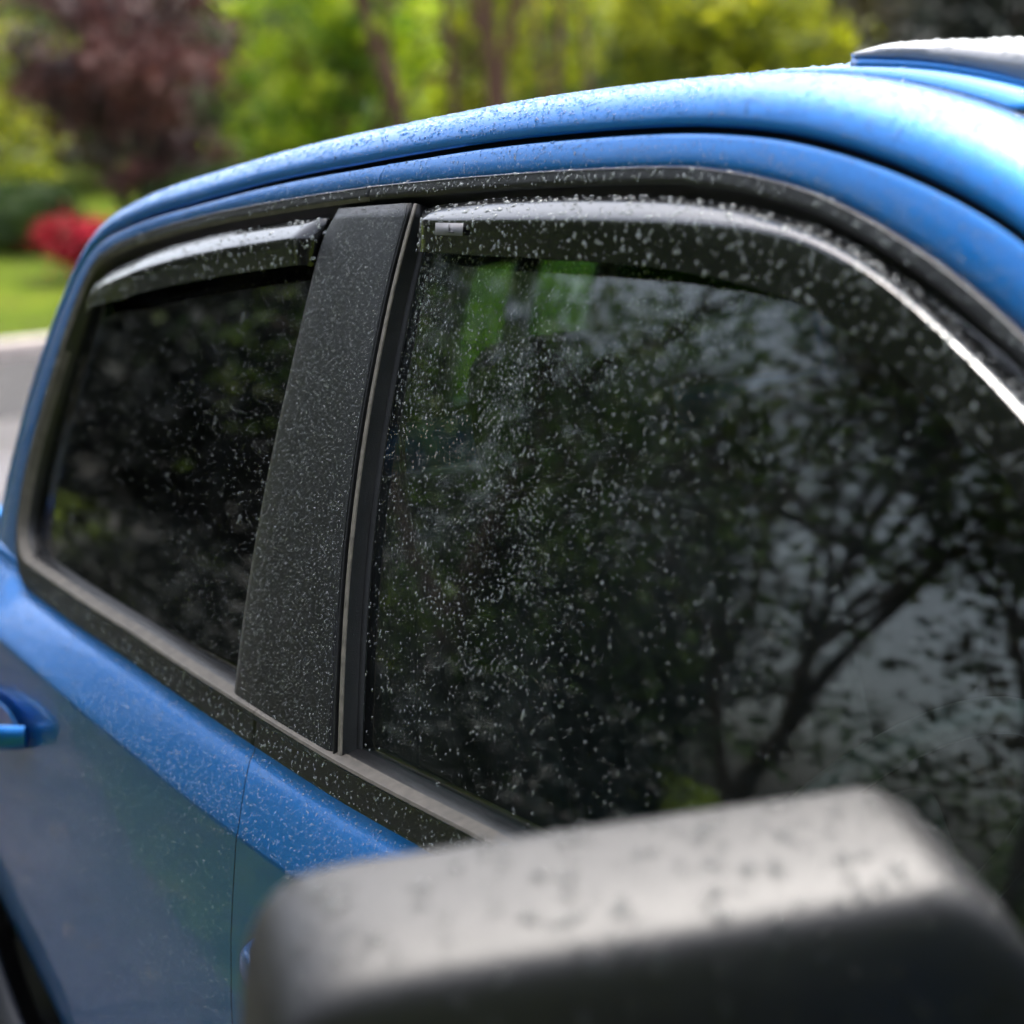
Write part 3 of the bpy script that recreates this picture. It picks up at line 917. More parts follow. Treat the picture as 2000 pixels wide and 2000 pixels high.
# ---- door skins
GAP_Z = [0.40, 0.50, 0.80, 0.88, 0.95, 1.02, 1.075, 1.095, 1.131, 1.40, 1.656, 1.69]
GAP_X = [-.086, -.082, -.070, -.066, -.062, -.053, -.046, -.062, -.093, -.088, -.079, -.068]
def x_gap(z): return np.interp(z, GAP_Z, GAP_X)
def z_crease(x): return np.interp(x, [-1.0, -.757, -.6, -.458, -.27, -.158, -.065, .038, .5, 1.4], [1.136, 1.120, 1.107, 1.096, 1.083, 1.077, 1.073, 1.069, 1.055, 1.03])
def lower_skin(xa, xb, nx, zbot, edge_roll=True):
    """outer skin from the belt to the sill, xa(z)..xb(z)"""
    rows = []
    T = np.linspace(0, 1, nx)
    fr = [('b', .010, -.010), ('b', .004, .0005), ('b', .000, .0035), ('b', -.004, .0045), ('s', 0.12, 0), ('s', 0.35, 0), ('s', 0.6, 0), ('s', 0.84, 0), ('s', 0.975, 0),
          ('c', .0005, .0), ('c', -.0035, .0004), ('c', -.010, .0012), ('c', -.05, .0050), ('c', -.10, .0090), ('c', -.17, .0125), ('c', -.26, .0135),
          ('w', .35, .0110), ('w', .6, .006), ('w', .82, -.004), ('w', 1.0, -.018)]
    for kind, p, q in fr:
        # two passes: the x span depends on z
        x = xa(1.05) + (xb(1.05) - xa(1.05)) * T
        for _ in range(3):
            zb = np.where(x < -0.83, np.interp(x, [-1, -.874, -.83], [1.200, 1.192, float(z_belt(-.83))]), z_belt(x))
            zc = z_crease(x)
            ybelt = ysurf(x, zb)
            yc = -0.8935 + np.where(x > 0, 0.012 * x * x, 0.010 * x * x)
            if kind == 'b':
                z = zb + p; y = ybelt - q
            elif kind == 's':
                z = (zb - .004) + (zc + .001 - zb + .004) * p
                y = (ybelt - .0045) + (yc - ybelt + .0045) * (p ** 0.86)
            elif kind == 'c':
                z = zc + p; y = yc - q
            else:
                zl = zbot(x)
                z = (zc - .26) + (zl - zc + .26) * p; y = yc - q
            x = xa(z) + (xb(z) - xa(z)) * T
        rows.append(np.stack([x, y, z], 1))
    return np.array(rows)
arr = lambda v: (lambda z: np.asarray(v, float) + 0 * np.asarray(z, float))
sill = lambda x: 0.50 + 0 * x
FRONT_SKIN = lower_skin(lambda z: x_gap(z) + .0009, arr(1.345), 90, sill)
REAR_SKIN = lower_skin(arr(-.981), lambda z: x_gap(z) - .0009, 70, lambda x: np.interp(x, [-1, -.86, -.78, -.70, -.64, -.60], [.74, .68, .645, .605, .56, .50]))
sheet('door_skin', FRONT_SKIN, PAINT, front_door, 0.0, sharp=60)
sheet('door_skin', REAR_SKIN, PAINT, rear_door, 0.0, sharp=60)
edge = FRONT_SKIN[1:, 0]
sheet('shut_line_shade', np.array([edge + np.array([dx, .0012, 0]) for dx in (-.012, -.001, .005)]), GROOVE, rear_door)  # black strip set in the door gap as its painted shade
def frame_band(seam_part, dlo_part, n):
    A = resample(seam_part, n, 0); B = resample(dlo_part, n, 0)
    j = 0 if abs(A[0, 0] + .07) < .02 else -1      # end at the joint between the doors
    g = 0.0006 if j == 0 else -0.0006
    A[j, 0] = -0.0705 + g; B[j, 0] = -0.0790 + g
    G = [on_side(A, -.012), on_side(A, -.0015)]
    for f, b in ((0.06, .0003), (0.2, .001), (0.5, .0016), (0.8, .001), (0.96, 0.0), (1.0, -.001)):
        G.append(on_side(A * (1 - f) + B * f, b))
    G.append(on_side(B - 0.002 * normals2d(B, (0, 1.4)), -.010))
    return np.array(G)
S_IN = SEAM - n2 * 0.0042
kf = S_IN[:, 0] > -0.0700
FRONT_FRAME = frame_band(S_IN[kf], DLO_TOP[DLO_TOP[:, 0] > -0.0790], 150)
kr = (S_IN[:, 0] < -0.0700) & (S_IN[:, 1] > 1.20)
REAR_FRAME = frame_band(S_IN[kr], DLO_TOP[(DLO_TOP[:, 0] < -0.0790) & (DLO_TOP[:, 1] > 1.193)], 130)
sheet('door_frame', FRONT_FRAME, PAINT, front_door)
sheet('door_frame', REAR_FRAME, PAINT, rear_door)
sheet('frame_joint_shade', np.array([on_side([(x, 1.678), (x - .004, 1.667), (x - .009, 1.654)], -.0025) for x in (-.080, -.066, -.058)]), GROOVE, rear_door)  # dark patch painting the shade where the door frames meet

# ---- black moulding round the glass
def moulding(curve, nn, width, prof):
    G = []
    for k in range(len(prof[0])):
        Q = curve - nn * (width * sum(w * p[k][0] for w, p in prof[1])[:, None] if False else (width * prof[0][k])[:, None])
        G.append(on_side(Q, prof[2][k]))
    return np.array(G)
nD = normals2d(DLO[:-1], (0, 1.4)); Dc = DLO[:-1]
sD = np.arange(len(Dc))
is_bot = np.clip((i_bot_end + 6 - sD) / 8.0, 0, 1)                # 1 along the belt
i_rearend = i_bot_end + int(np.argmin(np.abs(DLO[i_bot_end:i_bot_end + 200, 1] - 1.54)))
is_rear = np.clip((i_rearend - sD) / 25.0, 0, 1) * (1 - is_bot)
width = 0.047 * is_bot + 0.040 * is_rear + 0.0185 * (1 - is_bot - is_rear)
lower_w = is_bot + is_rear
pl = [(0, -.006), (0, .0035), (.05, .0052), (.12, .0045), (.60, .0060), (.66, .0100), (.71, .0092), (.83, -.002), (1, -.014)]
pt = [(0, -.006), (0, .0040), (.10, .0062), (.22, .0055), (.45, .0060), (.60, .0050), (.76, .0020), (.80, -.008), (1.15, -.014)]
MOULD = []
for a, b in zip(pl, pt):
    fr = a[0] * lower_w + b[0] * (1 - lower_w)
    of = a[1] * lower_w + b[1] * (1 - lower_w)
    MOULD.append(on_side(Dc - nD * (width * fr)[:, None], of))
MOULD = np.array(MOULD)
igt = i_bot_end + int(np.argmin(np.abs(DLO[i_bot_end:-1, 0] + 0.078)))
igb = int(np.argmin(np.abs(DLO[:i_bot_end, 0] + 0.093)))
def cut_col(x, lo, hi):
    for i in range(lo, hi):
        a, b = MOULD[1, i, 0], MOULD[1, i + 1, 0]
        if (a - x) * (b - x) <= 0:
            f = (x - a) / (b - a)
            return i, MOULD[:, i] * (1 - f) + MOULD[:, i + 1] * f
it1, t_front = cut_col(-.0784, i_bot_end + 40, len(Dc) - 2); it0, t_rear = cut_col(-.0796, i_bot_end + 40, len(Dc) - 2)
ib1, b_front = cut_col(-.0924, 0, i_bot_end); ib0, b_rear = cut_col(-.0936, 0, i_bot_end)
M_FT = np.concatenate([t_front[:, None], MOULD[:, it1 + 1:]], 1)
M_FB = np.concatenate([MOULD[:, :ib1 + 1], b_front[:, None]], 1)
M_R = np.concatenate([b_rear[:, None], MOULD[:, ib0 + 1:it0 + 1], t_rear[:, None]], 1)
sheet('window_moulding', M_FT, RUBBER, front_door, 0.004, sharp=50)
sheet('belt_moulding', M_FB, RUBBER, front_door, 0.004, sharp=50)
sheet('window_moulding', M_R, RUBBER, rear_door, 0.004, sharp=50)
UPL = np.array([0, -.0006, .0008])
sheet('belt_lip', M_FB[5:8] + UPL, LIP, front_door, ref=(0, 0, 1.1))  # pale overlay painting the sky's reflection along the lip
sheet('belt_lip', M_R[5:8] + UPL, LIP, rear_door, ref=(0, 0, 1.1))

# ---- glass
def pane(xs_, zb, zt, b, nz=14):
    return np.array([[on_side([(x, zb(x) + (zt(x) - zb(x)) * f)], b)[0] for f in np.linspace(0, 1, nz)] for x in xs_])
zt_front = lambda x: float(z_top(x)) - 0.006
GLF = pane(np.linspace(-.03, 1.20, 60), lambda x: 1.150, zt_front, -.0125)
zb_rear = lambda x: 1.165 if x > -.82 else 1.165 + (-.82 - x) * 0.5
def zt_rear(x):
    b = DLO_TOP[DLO_TOP[:, 0] < 0]
    k = b[:, 1] > 1.215
    xx, zv = b[k][:, 0], b[k][:, 1]
    if x > -0.79: return float(z_top(x)) - 0.006
    top = zv[(np.abs(xx - x) < 0.012)]
    return float(top.max()) - 0.006 if len(top) else 1.3
GLR = pane(np.linspace(-.893, -.12, 44), zb_rear, zt_rear, -.0125)
gf = sheet('window_glass', GLF, GLASS, front_door, 0.004)
gr = sheet('window_glass', GLR, PRIVACY, rear_door, 0.004)

# ---- B pillar appliques and glass run channel
pL = resample([(-.142, 1.636), (-.158, 1.612), (-.1605, 1.59), (-.160, 1.538), (-.160, 1.513), (-.161, 1.438), (-.163, 1.384), (-.162, 1.305), (-.161, 1.252), (-.158, 1.20), (-.156, 1.165)], 40)
pR = resample([(.003, 1.642), (.001, 1.60), (.002, 1.547), (.009, 1.455), (.022, 1.364), (.037, 1.291), (.060, 1.20), (.071, 1.155)], 40)
mid = np.stack([x_gap(pL[:, 1]), pL[:, 1] * 0.5 + pR[:, 1] * 0.5], 1)
def strip(A, B, fr):
    return np.array([on_side(A * (1 - f) + B * f, b) for f, b in fr])
PR = strip(pL, pR, [(0, -.008), (.002, .002), (.012, .0042), (.05, .0056), (.3, .0062), (.5, .0064), (.7, .0062), (.95, .0058), (.985, .0045), (1, -.002)])
sheet('pillar_trim', PR, PILLAR, front_door, 0.003, sharp=55)
cR = pR + np.stack([np.linspace(0.021, 0.025, 40), np.zeros(40)], 1)
CHAN = strip(pR, cR, [(0, -.003), (.03, .0050), (.09, .0056), (.14, .0050), (.17, -.002), (.27, -.002), (.30, .0025), (.36, .0032), (.58, .0030), (.62, -.004), (.70, -.010), (1, -.0118)])
sheet('glass_run_channel', CHAN, RUBBER, front_door, 0.002, sharp=50)
sheet('channel_lip', strip(pR, cR, [(.31, .0036), (.36, .0042), (.56, .0040), (.60, .0028)]), LIP2, front_door, 0.001)
cL = pL - np.stack([np.full(40, 0.012), np.zeros(40)], 1)
sheet('glass_run_channel', strip(cL, pL, [(0, -.0115), (.4, -.010), (.6, -.004), (1, -.004)]), GROOVE, rear_door, 0.002)

# ---- smoked rain visors
def visor(name, top, ridge, bot, n, parent, ends, scale=1.0):
    T = resample(top, n); R = resample(ridge, n); B = resample(bot, n)
    s = np.linspace(0, 1, n)
    k = np.clip(s / ends[0], 0, 1) ** 0.7 * np.clip((1 - s) / ends[1], 0, 1) ** 0.7
    k = (0.12 + 0.88 * k) * scale
    rows = [(T, .000), (T * .98 + R * .02, .0050), (T * .66 + R * .34, .0122), (T * .36 + R * .64, .0180), (T * .12 + R * .88, .0217), (T * .02 + R * .98, .0226), (R * .92 + B * .08, .0222),
            (R * .5 + B * .5, .0180), (R * .2 + B * .8, .0150), (B, .0132), (B, .0105)]
    G = np.array([on_side(Q, b * k - (0.002 if i == 0 else 0)) for i, (Q, b) in enumerate(rows)])
    o = sheet(name, G, VISOR, parent, 0.0026, sharp=50)
    return G, o
V_TOP = [(.026, 1.638), (.117, 1.645), (.205, 1.648), (.286, 1.649), (.40, 1.648), (.484, 1.642), (.532, 1.635), (.579, 1.626), (.648, 1.604), (.714, 1.574), (.783, 1.539), (.90, 1.470), (1.0, 1.398), (1.09, 1.315), (1.16, 1.235)]
V_RID = [(.032, 1.624), (.10, 1.6225), (.214, 1.6245), (.358, 1.6255), (.486, 1.6235), (.556, 1.618), (.603, 1.609), (.669, 1.588), (.735, 1.557), (.801, 1.521), (.905, 1.455), (1.0, 1.384), (1.083, 1.305), (1.15, 1.230)]
V_BOT = [(.034, 1.600), (.10, 1.598), (.236, 1.598), (.379, 1.5965), (.459, 1.592), (.509, 1.587), (.557, 1.580), (.592, 1.573), (.648, 1.556), (.734, 1.517), (.82, 1.470), (.92, 1.402), (1.0, 1.335), (1.07, 1.265), (1.12, 1.20)]
FV, front_visor = visor('rain_visor', V_TOP, V_RID, V_BOT, 120, front_door, (0.03, 0.03))
R_TOP = [(-.800, 1.522), (-.789, 1.535), (-.768, 1.551), (-.701, 1.568), (-.562, 1.593), (-.41, 1.611), (-.272, 1.622), (-.166, 1.629)]
R_RID = [(-.797, 1.516), (-.777, 1.529), (-.747, 1.539), (-.653, 1.551), (-.509, 1.573), (-.359, 1.590), (-.225, 1.601), (-.168, 1.606)]
R_BOT = [(-.794, 1.510), (-.767, 1.517), (-.72, 1.523), (-.646, 1.530), (-.591, 1.540), (-.38, 1.564), (-.2, 1.580), (-.170, 1.583)]
RV, rear_visor = visor('rain_visor', R_TOP, R_RID, R_BOT, 80, rear_door, (0.30, 0.03), 0.85)
# small pale maker's label on the front visor
def quad_on_visor(name, x0, x1, z0, z1, b, mat, parent):
    return sheet(name, np.array([on_side([(x0, z0), (x1, z0)], b), on_side([(x0 - .004, z1), (x1 - .004, z1)], b)]), mat, parent, 0.0004)
st = quad_on_visor('visor_label', .100, .147, 1.6105, 1.6205, .0236, STICKER, front_visor)
quad_on_visor('label_print', .1235, .1262, 1.6125, 1.6192, .0241, MARK, front_visor)
quad_on_visor('label_print', .1262, .1330, 1.6125, 1.6140, .0241, MARK, front_visor)

# ---- door handles
def handle(parent, x0, x1, z, y):
    h = sub('door_handle', parent) if False else None
    xm = (x0 + x1) / 2
    # recess cup
    V, F = [], []
    n = 28
    rings = [(1.0, -.0012), (0.93, -.0035), (0.80, .0025), (0.4, .004)]
    for (s, d) in rings:
        for k in range(n):
            q = 2 * math.pi * k / n
            V.append((xm + math.copysign(abs(math.cos(q)) ** 0.7, math.cos(q)) * (x1 - x0) * 0.535 * s, y + d, z + math.copysign(abs(math.sin(q)) ** 0.8, math.sin(q)) * 0.030 * s))
    F = grid_faces(len(rings), n, wrap_c=True) + [tuple(range((len(rings) - 1) * n, len(rings) * n))]
    cup = mesh_obj('handle_cup', V, F, PAINT, parent)
    pts = [(x0 - .012, y + .004, z), (x0, y - .014, z), (x0 + .018, y - .026, z), (xm, y - .036, z), (x1 - .018, y - .028, z), (x1, y - .016, z), (x1 + .012, y + .004, z)]
    P = resample(pts, 18, 2)
    tube('handle_bar', P, [0.0125 + 0.003 * math.sin(math.pi * i / 17) for i in range(18)], PAINT, parent, 16, flat=(0.72, 1.15))
handle(rear_door, -.872, -.668, 1.028, -.9065)
handle(front_door, 0.030, 0.235, 0.985, -.9055)

# ---- side mirror
mirror = sub('side_mirror')
E0 = np.array([.785, -1.207]); LAT = np.array([.303, .953]); DEP = np.array([.953, -.303])
def mirror_grid(nt=46, na=40):
    G = []
    for i in range(nt):
        t = i / (nt - 1)
        s = max(0.0, 1 - abs(2 * t - 1) ** 13.0) ** (1 / 2.8)
        lat = -0.031 + t * 0.410
        hd = 0.050 * (0.35 + 0.65 * s) * (s > 0.001) if 0 < i < nt - 1 else 0.012
        drop = 0.085 * max(0, (t - 0.80) / 0.20) ** 1.7
        zt = 1.366 - 0.040 * (1 - s) - drop + 0.004 * t
        zb = 1.150 + 0.05 * (1 - s) + 0.02 * t
        zc, hz = (zt + zb) / 2, (zt - zb) / 2 * (s if 0 < i < nt - 1 else 0.25)
        if 0 < i < nt - 1: hz = (zt - zb) / 2 * max(s, 0.3)
        ring = []
        for k in range(na):
            q = 2 * math.pi * k / na
            cx, cz = math.cos(q), math.sin(q)
            ex = 2 / 6.5
            px = math.copysign(abs(cx) ** ex, cx) * hd
            pz = math.copysign(abs(cz) ** ex, cz) * hz
            # front face leans back toward the top and bulges
            fw = 0.038 + px + (0.022 * (pz / max(hz, 1e-6)) if px > 0 else 0)
            p = E0 + LAT * lat + DEP * fw
            ring.append((p[0], p[1], zc + pz - (0.014 * (1 + px / hd) if pz > 0 else 0)))
        G.append(ring)
    return np.array(G)
MG = mirror_grid()
mn, ma, _ = MG.shape
F = grid_faces(mn, ma, wrap_c=True) + [tuple(range(ma))[::-1], tuple(range((mn - 1) * ma, mn * ma))]
mh = mesh_obj('mirror_housing', MG.reshape(-1, 3), F, MIRPLA, mirror, True, 75)
mg_c = E0 + LAT * 0.165 + DEP * (-0.013)
rbox('mirror_glass', (mg_c[0], mg_c[1], 1.258), (0.006, 0.27, 0.16), CHROME, mirror, 0.002, rot=(0, 0, -math.atan2(LAT[0], LAT[1])))
tube('mirror_arm', [(0.97, -0.80, 1.20), (0.955, -0.86, 1.205), (0.94, -0.92, 1.22), (0.93, -0.97, 1.24)], [.034, .034, .032, .03], TEXPLA, mirror, 14, flat=(0.8, 1.2))
SAIL = np.array([on_side(np.stack([np.linspace(.90, 1.19, 8), np.full(8, 1.150)], 1), .004), on_side(np.stack([np.linspace(.90, 1.19, 8), np.linspace(1.26, 1.20, 8)], 1), .004)])
sheet('mirror_base', SAIL, TEXPLA, mirror, 0.012)

# ---- roof fairing at the front of the roof
fair = sub('roof_fairing', truck, 'pale glossy fairing across the front of the roof')
xf = np.linspace(.415, .70, 26)
def seam_top(x): return np.interp(x, SEAM[i_r0:, 0], SEAM[i_r0:, 1]) + .046
def fairing_rows():
    base = seam_top(xf)
    hump = np.interp(xf, [.415, .425, .45, .49, .53, .57, .61, .65, .70], [.001, .004, .008, .010, .012, .014, .020, .032, .036])
    G = []
    for y, k in ((-.523, -.25), (-.520, .50), (-.512, .92), (-.49, 1.0), (-.40, 1.02), (-.2, 1.04), (0, 1.05)):
        G.append(np.stack([xf, np.full_like(xf, y), base + .003 + hump * k], 1))
    for g in G[:-1][::-1]:
        q = g.copy(); q[:, 1] *= -1; G.append(q)
    return np.array(G)
FAIR = fairing_rows()
sheet('fairing_panel', FAIR, SILVERPLA, fair, 0.004)
for s in (-1, 1):
    sheet('fairing_gasket', np.array([np.stack([xf, np.full_like(xf, s * .512), seam_top(xf) + d], 1) for d in (-.010, .004)]), GROOVE, fair, 0.004)
    rbox('marker_lamp', (.705, s * .560, 1.682), (.03, .02, .010), AMBER, fair, 0.004)
    sheet('roof_step', np.array([np.stack([xf, np.full_like(xf, s * (.520 + e)), seam_top(xf) + d], 1) for d, e in ((-.012, .004), (-.004, .003), (.002, 0.0))]), PAINT, fair, 0.004)

# ---- lower body: sills, fenders, hood, bed, wheels
def arch_z(x, cx, r, zlow):
    d = np.clip(r * r - (x - cx) ** 2, 0, None)
    return np.where(np.abs(x - cx) < r, np.maximum(0.42 + np.sqrt(d), zlow), zlow)
def side_panel(name, x0, x1, ztop, yedge, cx, r, nx=60, zlow=0.5, parent=truck, crease=1.03):
    xs_ = np.linspace(x0, x1, nx)
    zl = arch_z(xs_, cx, r, zlow)
    rows = []
    for f, d in ((0, .045), (.03, .020), (.08, .008), (.16, .002), (.2, 0), (.22, -.001), (.45, -.006), (.7, -.006), (.9, .0), (1, .012)):
        rows.append(np.stack([xs_, yedge + d + 0 * xs_, ztop(xs_) + (zl - ztop(xs_)) * f], 1))
    return sheet(name, np.array(rows), PAINT, parent, 0.004)
side_panel('front_fender', 1.352, 2.66, lambda x: np.interp(x, [1.35, 1.9, 2.4, 2.66], [1.10, 1.08, 1.03, .98]), -.895, 2.12, .46)
side_panel('bed_side', -2.72, -1.035, lambda x: 1.00 + 0 * x, -.900, -1.42, .47)
# hood, front face, tailgate, bed floor
xh = np.linspace(1.40, 2.62, 16)
HOOD = np.array([[(x, y, np.interp(x, [1.4, 1.9, 2.4, 2.62], [1.125, 1.105, 1.05, .99]) - 0.05 * (abs(y) / .86) ** 3) for x in xh] for y in np.linspace(-.855, .855, 15)])
sheet('hood', HOOD, PAINT, truck, 0.004, ref=(2, 0, 0))
front_end = sub('front_end')
rbox('grille', (2.66, 0, .80), (.08, 1.0, .26), TEXPLA, front_end, 0.03)
rbox('bumper', (2.70, 0, .56), (.16, 1.74, .22), PAINT, front_end, 0.06)
for s in (-1, 1):
    rbox('headlight', (2.63, s * .69, .84), (.12, .36, .18), LAMP, front_end, 0.04)
bed = sub('bed')
rbox('tailgate', (-2.72, 0, .77), (.06, 1.56, .36), PAINT, bed, 0.02)
rbox('bed_floor', (-1.87, 0, .66), (1.62, 1.64, .05), TEXPLA, bed, 0.01)
rbox('front_bulkhead', (-1.065, 0, .80), (.04, 1.66, .38), PAINT, bed, 0.01)
rbox('rear_bumper', (-2.82, 0, .58), (.12, 1.7, .16), CHROME, bed, 0.04)
for s in (-1, 1):
    rbox('bed_rail', (-1.88, s * .865, .995), (1.66, .075, .030), TEXPLA, bed, 0.01)
    rbox('tail_lamp', (-2.70, s * .84, .82), (.07, .10, .30), REDLAMP, bed, 0.02)
rbox('bed_side', (-1.878, .885, .80), (1.68, .05, .37), PAINT, truck, 0.02)
rbox('front_fender', (2.0, .88, .80), (1.30, .06, .56), PAINT, truck, 0.02)
# sills and dark underbody
for s in (-1, 1):
    rbox('sill', (.16, s * .845, .475), (2.4, .09, .12), TEXPLA, truck, 0.02)
rbox('underbody', (-.05, 0, .43), (5.0, 1.40, .14), GROOVE, truck, 0.02)
# black flare round the rear wheel opening
fl = resample([(-.585, .32), (-.61, .40), (-.645, .47), (-.70, .53), (-.78, .572), (-.86, .612), (-.96, .72), (-1.08, .84), (-1.22, .895), (-1.40, .915), (-1.58, .895), (-1.74, .83), (-1.86, .72), (-1.92, .58), (-1.93, .48)], 60)
fn = normals2d(fl, (-1.3, .35))
FLARE = []
for a, y in ((.052, -.899), (.045, -.912), (.030, -.926), (.010, -.936), (-.004, -.938), (-.012, -.930), (-.014, -.86)):
    Q = fl + fn * (a - .03)
    FLARE.append(np.stack([Q[:, 0], np.full(60, y), Q[:, 1]], 1))
sheet('wheel_flare', np.array(FLARE), TEXPLA, truck, 0.003)
rbox('wheel_well', (-1.40, -.58, .66), (1.06, .50, .48), GROOVE, truck, 0.1)
def wheel(x, y):
    w = sub('wheel')
    s = -1 if y < 0 else 1
    prof = [(.235, -.10), (.30, -.122), (.355, -.118), (.378, -.095), (.382, -.05), (.382, .05), (.378, .095), (.355, .118), (.30, .122), (.235, .10)]
    n = 40
    V = [(x + r * math.cos(2 * math.pi * k / n), y + d, .46 + r * math.sin(2 * math.pi * k / n)) for (r, d) in prof for k in range(n)]
    mesh_obj('tyre', V, grid_faces(len(prof), n, wrap_c=True, wrap_r=True), TYRE, w)
    prof = [(.238, -.11), (.236, .10), (.215, .09), (.20, .05), (.06, .075), (.05, .09), (.001, .092)]
    V = [(x + r * math.cos(2 * math.pi * k / n), y + s * d, .46 + r * math.sin(2 * math.pi * k / n)) for (r, d) in prof for k in range(n)]
    rim = mesh_obj('rim', V, grid_faces(len(prof), n, wrap_c=True), TEXPLA, w)
    for k in range(6):
        q = k * math.pi / 3
        rbox('spoke', (x + .13 * math.cos(q), y + s * .082, .46 + .13 * math.sin(q)), (.17, .02, .05), CHROME, w, 0.008, rot=(0, -q, 0), seg=2)
for x in (-1.42, 2.12):
    for y in (-.78, .78):
        wheel(x, y)

# ---- interior
cabin = sub('cabin')
rbox('floor_pan', (.15, 0, .56), (2.2, 1.56, .06), INTER, cabin, 0.01)
HL = centre_sweep(SEAM[i_r0 - 6:i_r1 + 4], n2[i_r0 - 6:i_r1 + 4], -0.004, 0.030, 0.035, 9)
sheet('headliner', HL, LINER, cabin)
for s in (-1, 1):
    rbox('door_card', (.62, s * .775, .86), (1.30, .06, .56), INTER, cabin, 0.02)
    rbox('door_card', (-.52, s * .775, .86), (.86, .06, .56), INTER, cabin, 0.02)
    rbox('quarter_trim', (-.925, s * .785, 1.135), (.15, .035, .155), INTER, cabin, 0.012)
    rbox('arm_rest', (.45, s * .73, .93), (.5, .07, .06), INTER, cabin, 0.025)
rbox('dashboard', (1.10, 0, .96), (.42, 1.46, .26), INTER, cabin, 0.08, rot=(0, math.radians(8), 0))
rbox('glove_box', (.92, -.38, .84), (.10, .46, .18), INTER, cabin, 0.03)
rbox('centre_console', (.35, 0, .72), (.85, .24, .28), INTER, cabin, 0.05)
for s in (-1, 1):
    sheet('corner_trim', np.array([[(x, s * y, z) for z in (.9, 1.2, 1.30, 1.42, 1.53)] for x, y in ((-.86, .70), (-.93, .69), (-.955, .60))]) + np.array([(0, 0, 0), (0, s * .02, 0), (0, 0, 0), (.03, -s * .03, 0), (.07, -s * .06, 0)]), INTER, cabin)
rbox('rear_inner_panel', (-.945, 0, .92), (.04, 1.5, .60), INTER, cabin, 0.01)
def steering():
    st = sub('steering_wheel', cabin)
    c = Vector((.34, -.44, 1.045)); tilt = math.radians(58)
    ax = Vector((-math.sin(tilt), 0, math.cos(tilt))); a = Vector((0, 1, 0)); b = ax.cross(a)
    P = [c + (a * math.cos(q) + b * math.sin(q)) * 0.185 for q in np.linspace(0, 2 * math.pi, 41)]
    tube('wheel_rim', P, 0.016, RIMLEATHER, cabin, 10, cap=False)
    rbox('wheel_hub', c, (.05, .14, .12), INTER, cabin, 0.02, rot=(0, math.radians(-28), 0))
    tube('steering_column', [c, c + Vector((.25, 0, -.10))], 0.03, INTER, cabin)
    bpy.data.objects.remove(st)
steering()
def seat(name, x, y, w, rear=False):
    s = sub(name)
    rbox('cushion', (x + .27, y, .74), (.52, w, .16), FABRIC, s, 0.06, rot=(0, math.radians(-6), 0))
    if not rear:
        rbox('backrest', (x - .03, y, 1.03), (.15, w * .98, .60), FABRIC, s, 0.07, rot=(0, math.radians(-16), 0), taper=(.8, .78))
        hb = [y]
        for sd in (-1, 1):
            rbox('bolster', (x + .05, y + sd * w * .40, 1.0), (.12, .09, .44), FABRIC, s, 0.045, rot=(0, math.radians(-16), 0))
    else:
        rbox('backrest', (x - .02, y, .91), (.14, w, .50), FABRIC, s, 0.06, rot=(0, math.radians(-12), 0))
        hb = [y - w * .32, y + w * .32] if w > .9 else [y]
    for yy in hb:
        zt = 1.395 if not rear else 1.205
        xx = x - .125 if not rear else x - .09
        rbox('headrest', (xx, yy, zt), (.10, .25, .17), FABRIC, s, 0.05, rot=(0, math.radians(-8), 0))
        for sd in (-1, 1):
            tube('headrest_post', [(xx - .0, yy + sd * .06, zt - .16), (xx, yy + sd * .06, zt - .05)], .006, CHROME, s, 8)
    return s
seat('front_seat', -.12, -.37, .50)
seat('front_seat', -.12, .37, .50)
seat('rear_bench', -.76, 0, 1.34, True)
# seat belt and grab handle on the near B pillar, rear view mirror
tube('seat_belt', [(-.10, -.655, 1.55), (-.12, -.66, 1.3), (-.10, -.70, 1.0), (.0, -.71, .70)], .024, FABRIC, cabin, 8, flat=(1.0, .12))
rbox('rear_view_mirror', (.78, 0, 1.52), (.03, .24, .07), INTER, cabin, 0.014)

# ---- far side: the same doors, rails, glass and trim mirrored
def mirrored(o, parent):
    c = o.copy()
    COL.objects.link(c)
    c.parent = parent
    c.matrix_parent_inverse = Matrix.Identity(4) if parent.parent is not None else Matrix.Translation(parent.location).inverted()
    c.scale = (1, -1, 1)
    return c
for src in (front_door, rear_door):
    dst = sub(src.name.split('.')[0])
    for ch in list(src.children):
        if ch.name.startswith(('label', 'visor_label')): continue
        mirrored(ch, dst)
for nm in ('cab_rail', 'aperture_shade_band', 'wheel_flare'):
    mirrored(bpy.data.objects[nm], truck)
m2 = sub('side_mirror')
for ch in list(mirror.children):
    mirrored(ch, m2)

# ------------------------------------------------------------------ rain on the truck
def zone(x0, x1, w=0.25, lo=0.25):
    return lambda Q: np.clip(1 - np.maximum(0, np.maximum(x0 - Q[..., 0], Q[..., 0] - x1)) / w, lo, 1)
raindrops('raindrops', GLF[2:40], 22000, .00020, .0012, WATER, gf, dens=lambda Q: (np.interp(Q[..., 0], [0, .1, .3, .42, .55, .7, 1], [1.1, 1.5, 1.3, .8, .30, .12, .08]) * np.interp(Q[..., 2], [1.15, 1.25, 1.4, 1.5, 1.62], [.15, .45, .9, 1.2, 1.5]) * (0.55 + 0.9 * np.clip(np.sin(Q[..., 0] * 23 + 2 * np.sin(Q[..., 2] * 19)) * np.sin(Q[..., 2] * 31 + Q[..., 0] * 9) + .3, 0, 1))), power=4.2, seed=2)
raindrops('raindrops', GLF[2:44], 16, .0012, .0020, WATER, gf, stretch=5.0, flat=0.4, seed=31)
raindrops('raindrops', GLR, 12, .0011, .0017, WATER, gr, stretch=5.0, flat=0.4, seed=32)
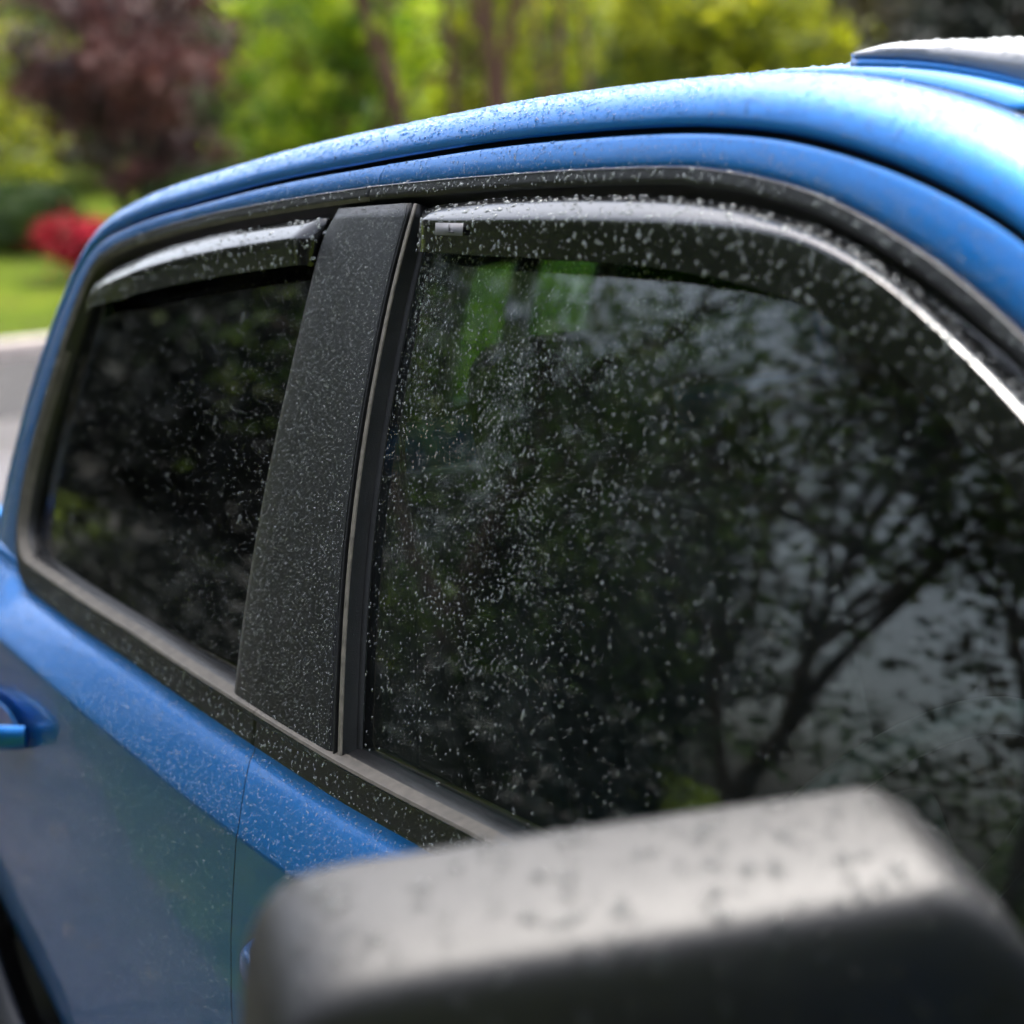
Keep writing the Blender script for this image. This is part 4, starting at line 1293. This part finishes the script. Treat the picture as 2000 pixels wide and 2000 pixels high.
raindrops('raindrops', GLR, 6500, .00022, .0010, WATER, gr, dens=lambda Q: np.interp(Q[..., 0], [-.9, -.5, -.2], [.2, .6, 1.6]), power=3, seed=3)
raindrops('raindrops', FV[:10], 2100, .0005, .0020, WATER, front_visor, power=2.2, seed=4)
raindrops('raindrops', RV[:10], 500, .0006, .0022, WATER, rear_visor, power=2.2, seed=5)
ft = [o for o in front_door.children if o.name.startswith('pillar_trim')][0]
raindrops('raindrops', PR[2:9], 13000, .00022, .0008, WATER, ft, power=2.8, seed=7)
for part, nm, cols, cnt, sd in ((front_door, 'window_moulding', M_FT[1:6], 1100, 8), (front_door, 'belt_moulding', M_FB[1:6], 1700, 9), (rear_door, 'window_moulding', M_R[1:6], 1500, 10)):
    o = [q for q in part.children if q.name.startswith(nm)][0]
    raindrops('raindrops', cols, cnt, .0004, .0016, WATER, o, power=2.4, seed=sd)
o = [q for q in front_door.children if q.name.startswith('door_skin')][0]
raindrops('raindrops', FRONT_SKIN[3:10, :40], 4500, .0003, .0012, WATER_PAINT, o, power=2.5, seed=11)
o = [q for q in rear_door.children if q.name.startswith('door_skin')][0]
raindrops('raindrops', REAR_SKIN[3:10], 8000, .0003, .0012, WATER_PAINT, o, power=2.5, seed=12)
raindrops('raindrops', REAR_SKIN[9:17], 9000, .0003, .0010, WATER, o, power=2.8, seed=22)
o = [q for q in front_door.children if q.name.startswith('door_frame')][0]
raindrops('raindrops', FRONT_FRAME[2:7], 5500, .0003, .0013, WATER_PAINT, o, power=2.5, seed=13)
o = [q for q in rear_door.children if q.name.startswith('door_frame')][0]
raindrops('raindrops', REAR_FRAME[2:7], 5000, .0003, .0012, WATER_PAINT, o, power=2.5, seed=14)
raindrops('raindrops', RAIL[3:], 22000, .0004, .0017, WATER_CLEAR, rail, power=2.4, seed=15)
raindrops('raindrops', ROOF[:6], 1800, .0006, .0026, WATER_CLEAR, roof, power=2.0, seed=16)
# mirror housing: beads on its top and on the upper front
MT = MG[3:-5, 0:20]
raindrops('raindrops', MT, 420, .0012, .0042, WATER_PURE, mh, power=1.7, flat=0.60, seed=17, sides=9, ref=(.88, -1.05, 1.2))
raindrops('raindrops', FAIR[:5], 200, .001, .003, WATER_CLEAR, bpy.data.objects['fairing_panel'], seed=18)
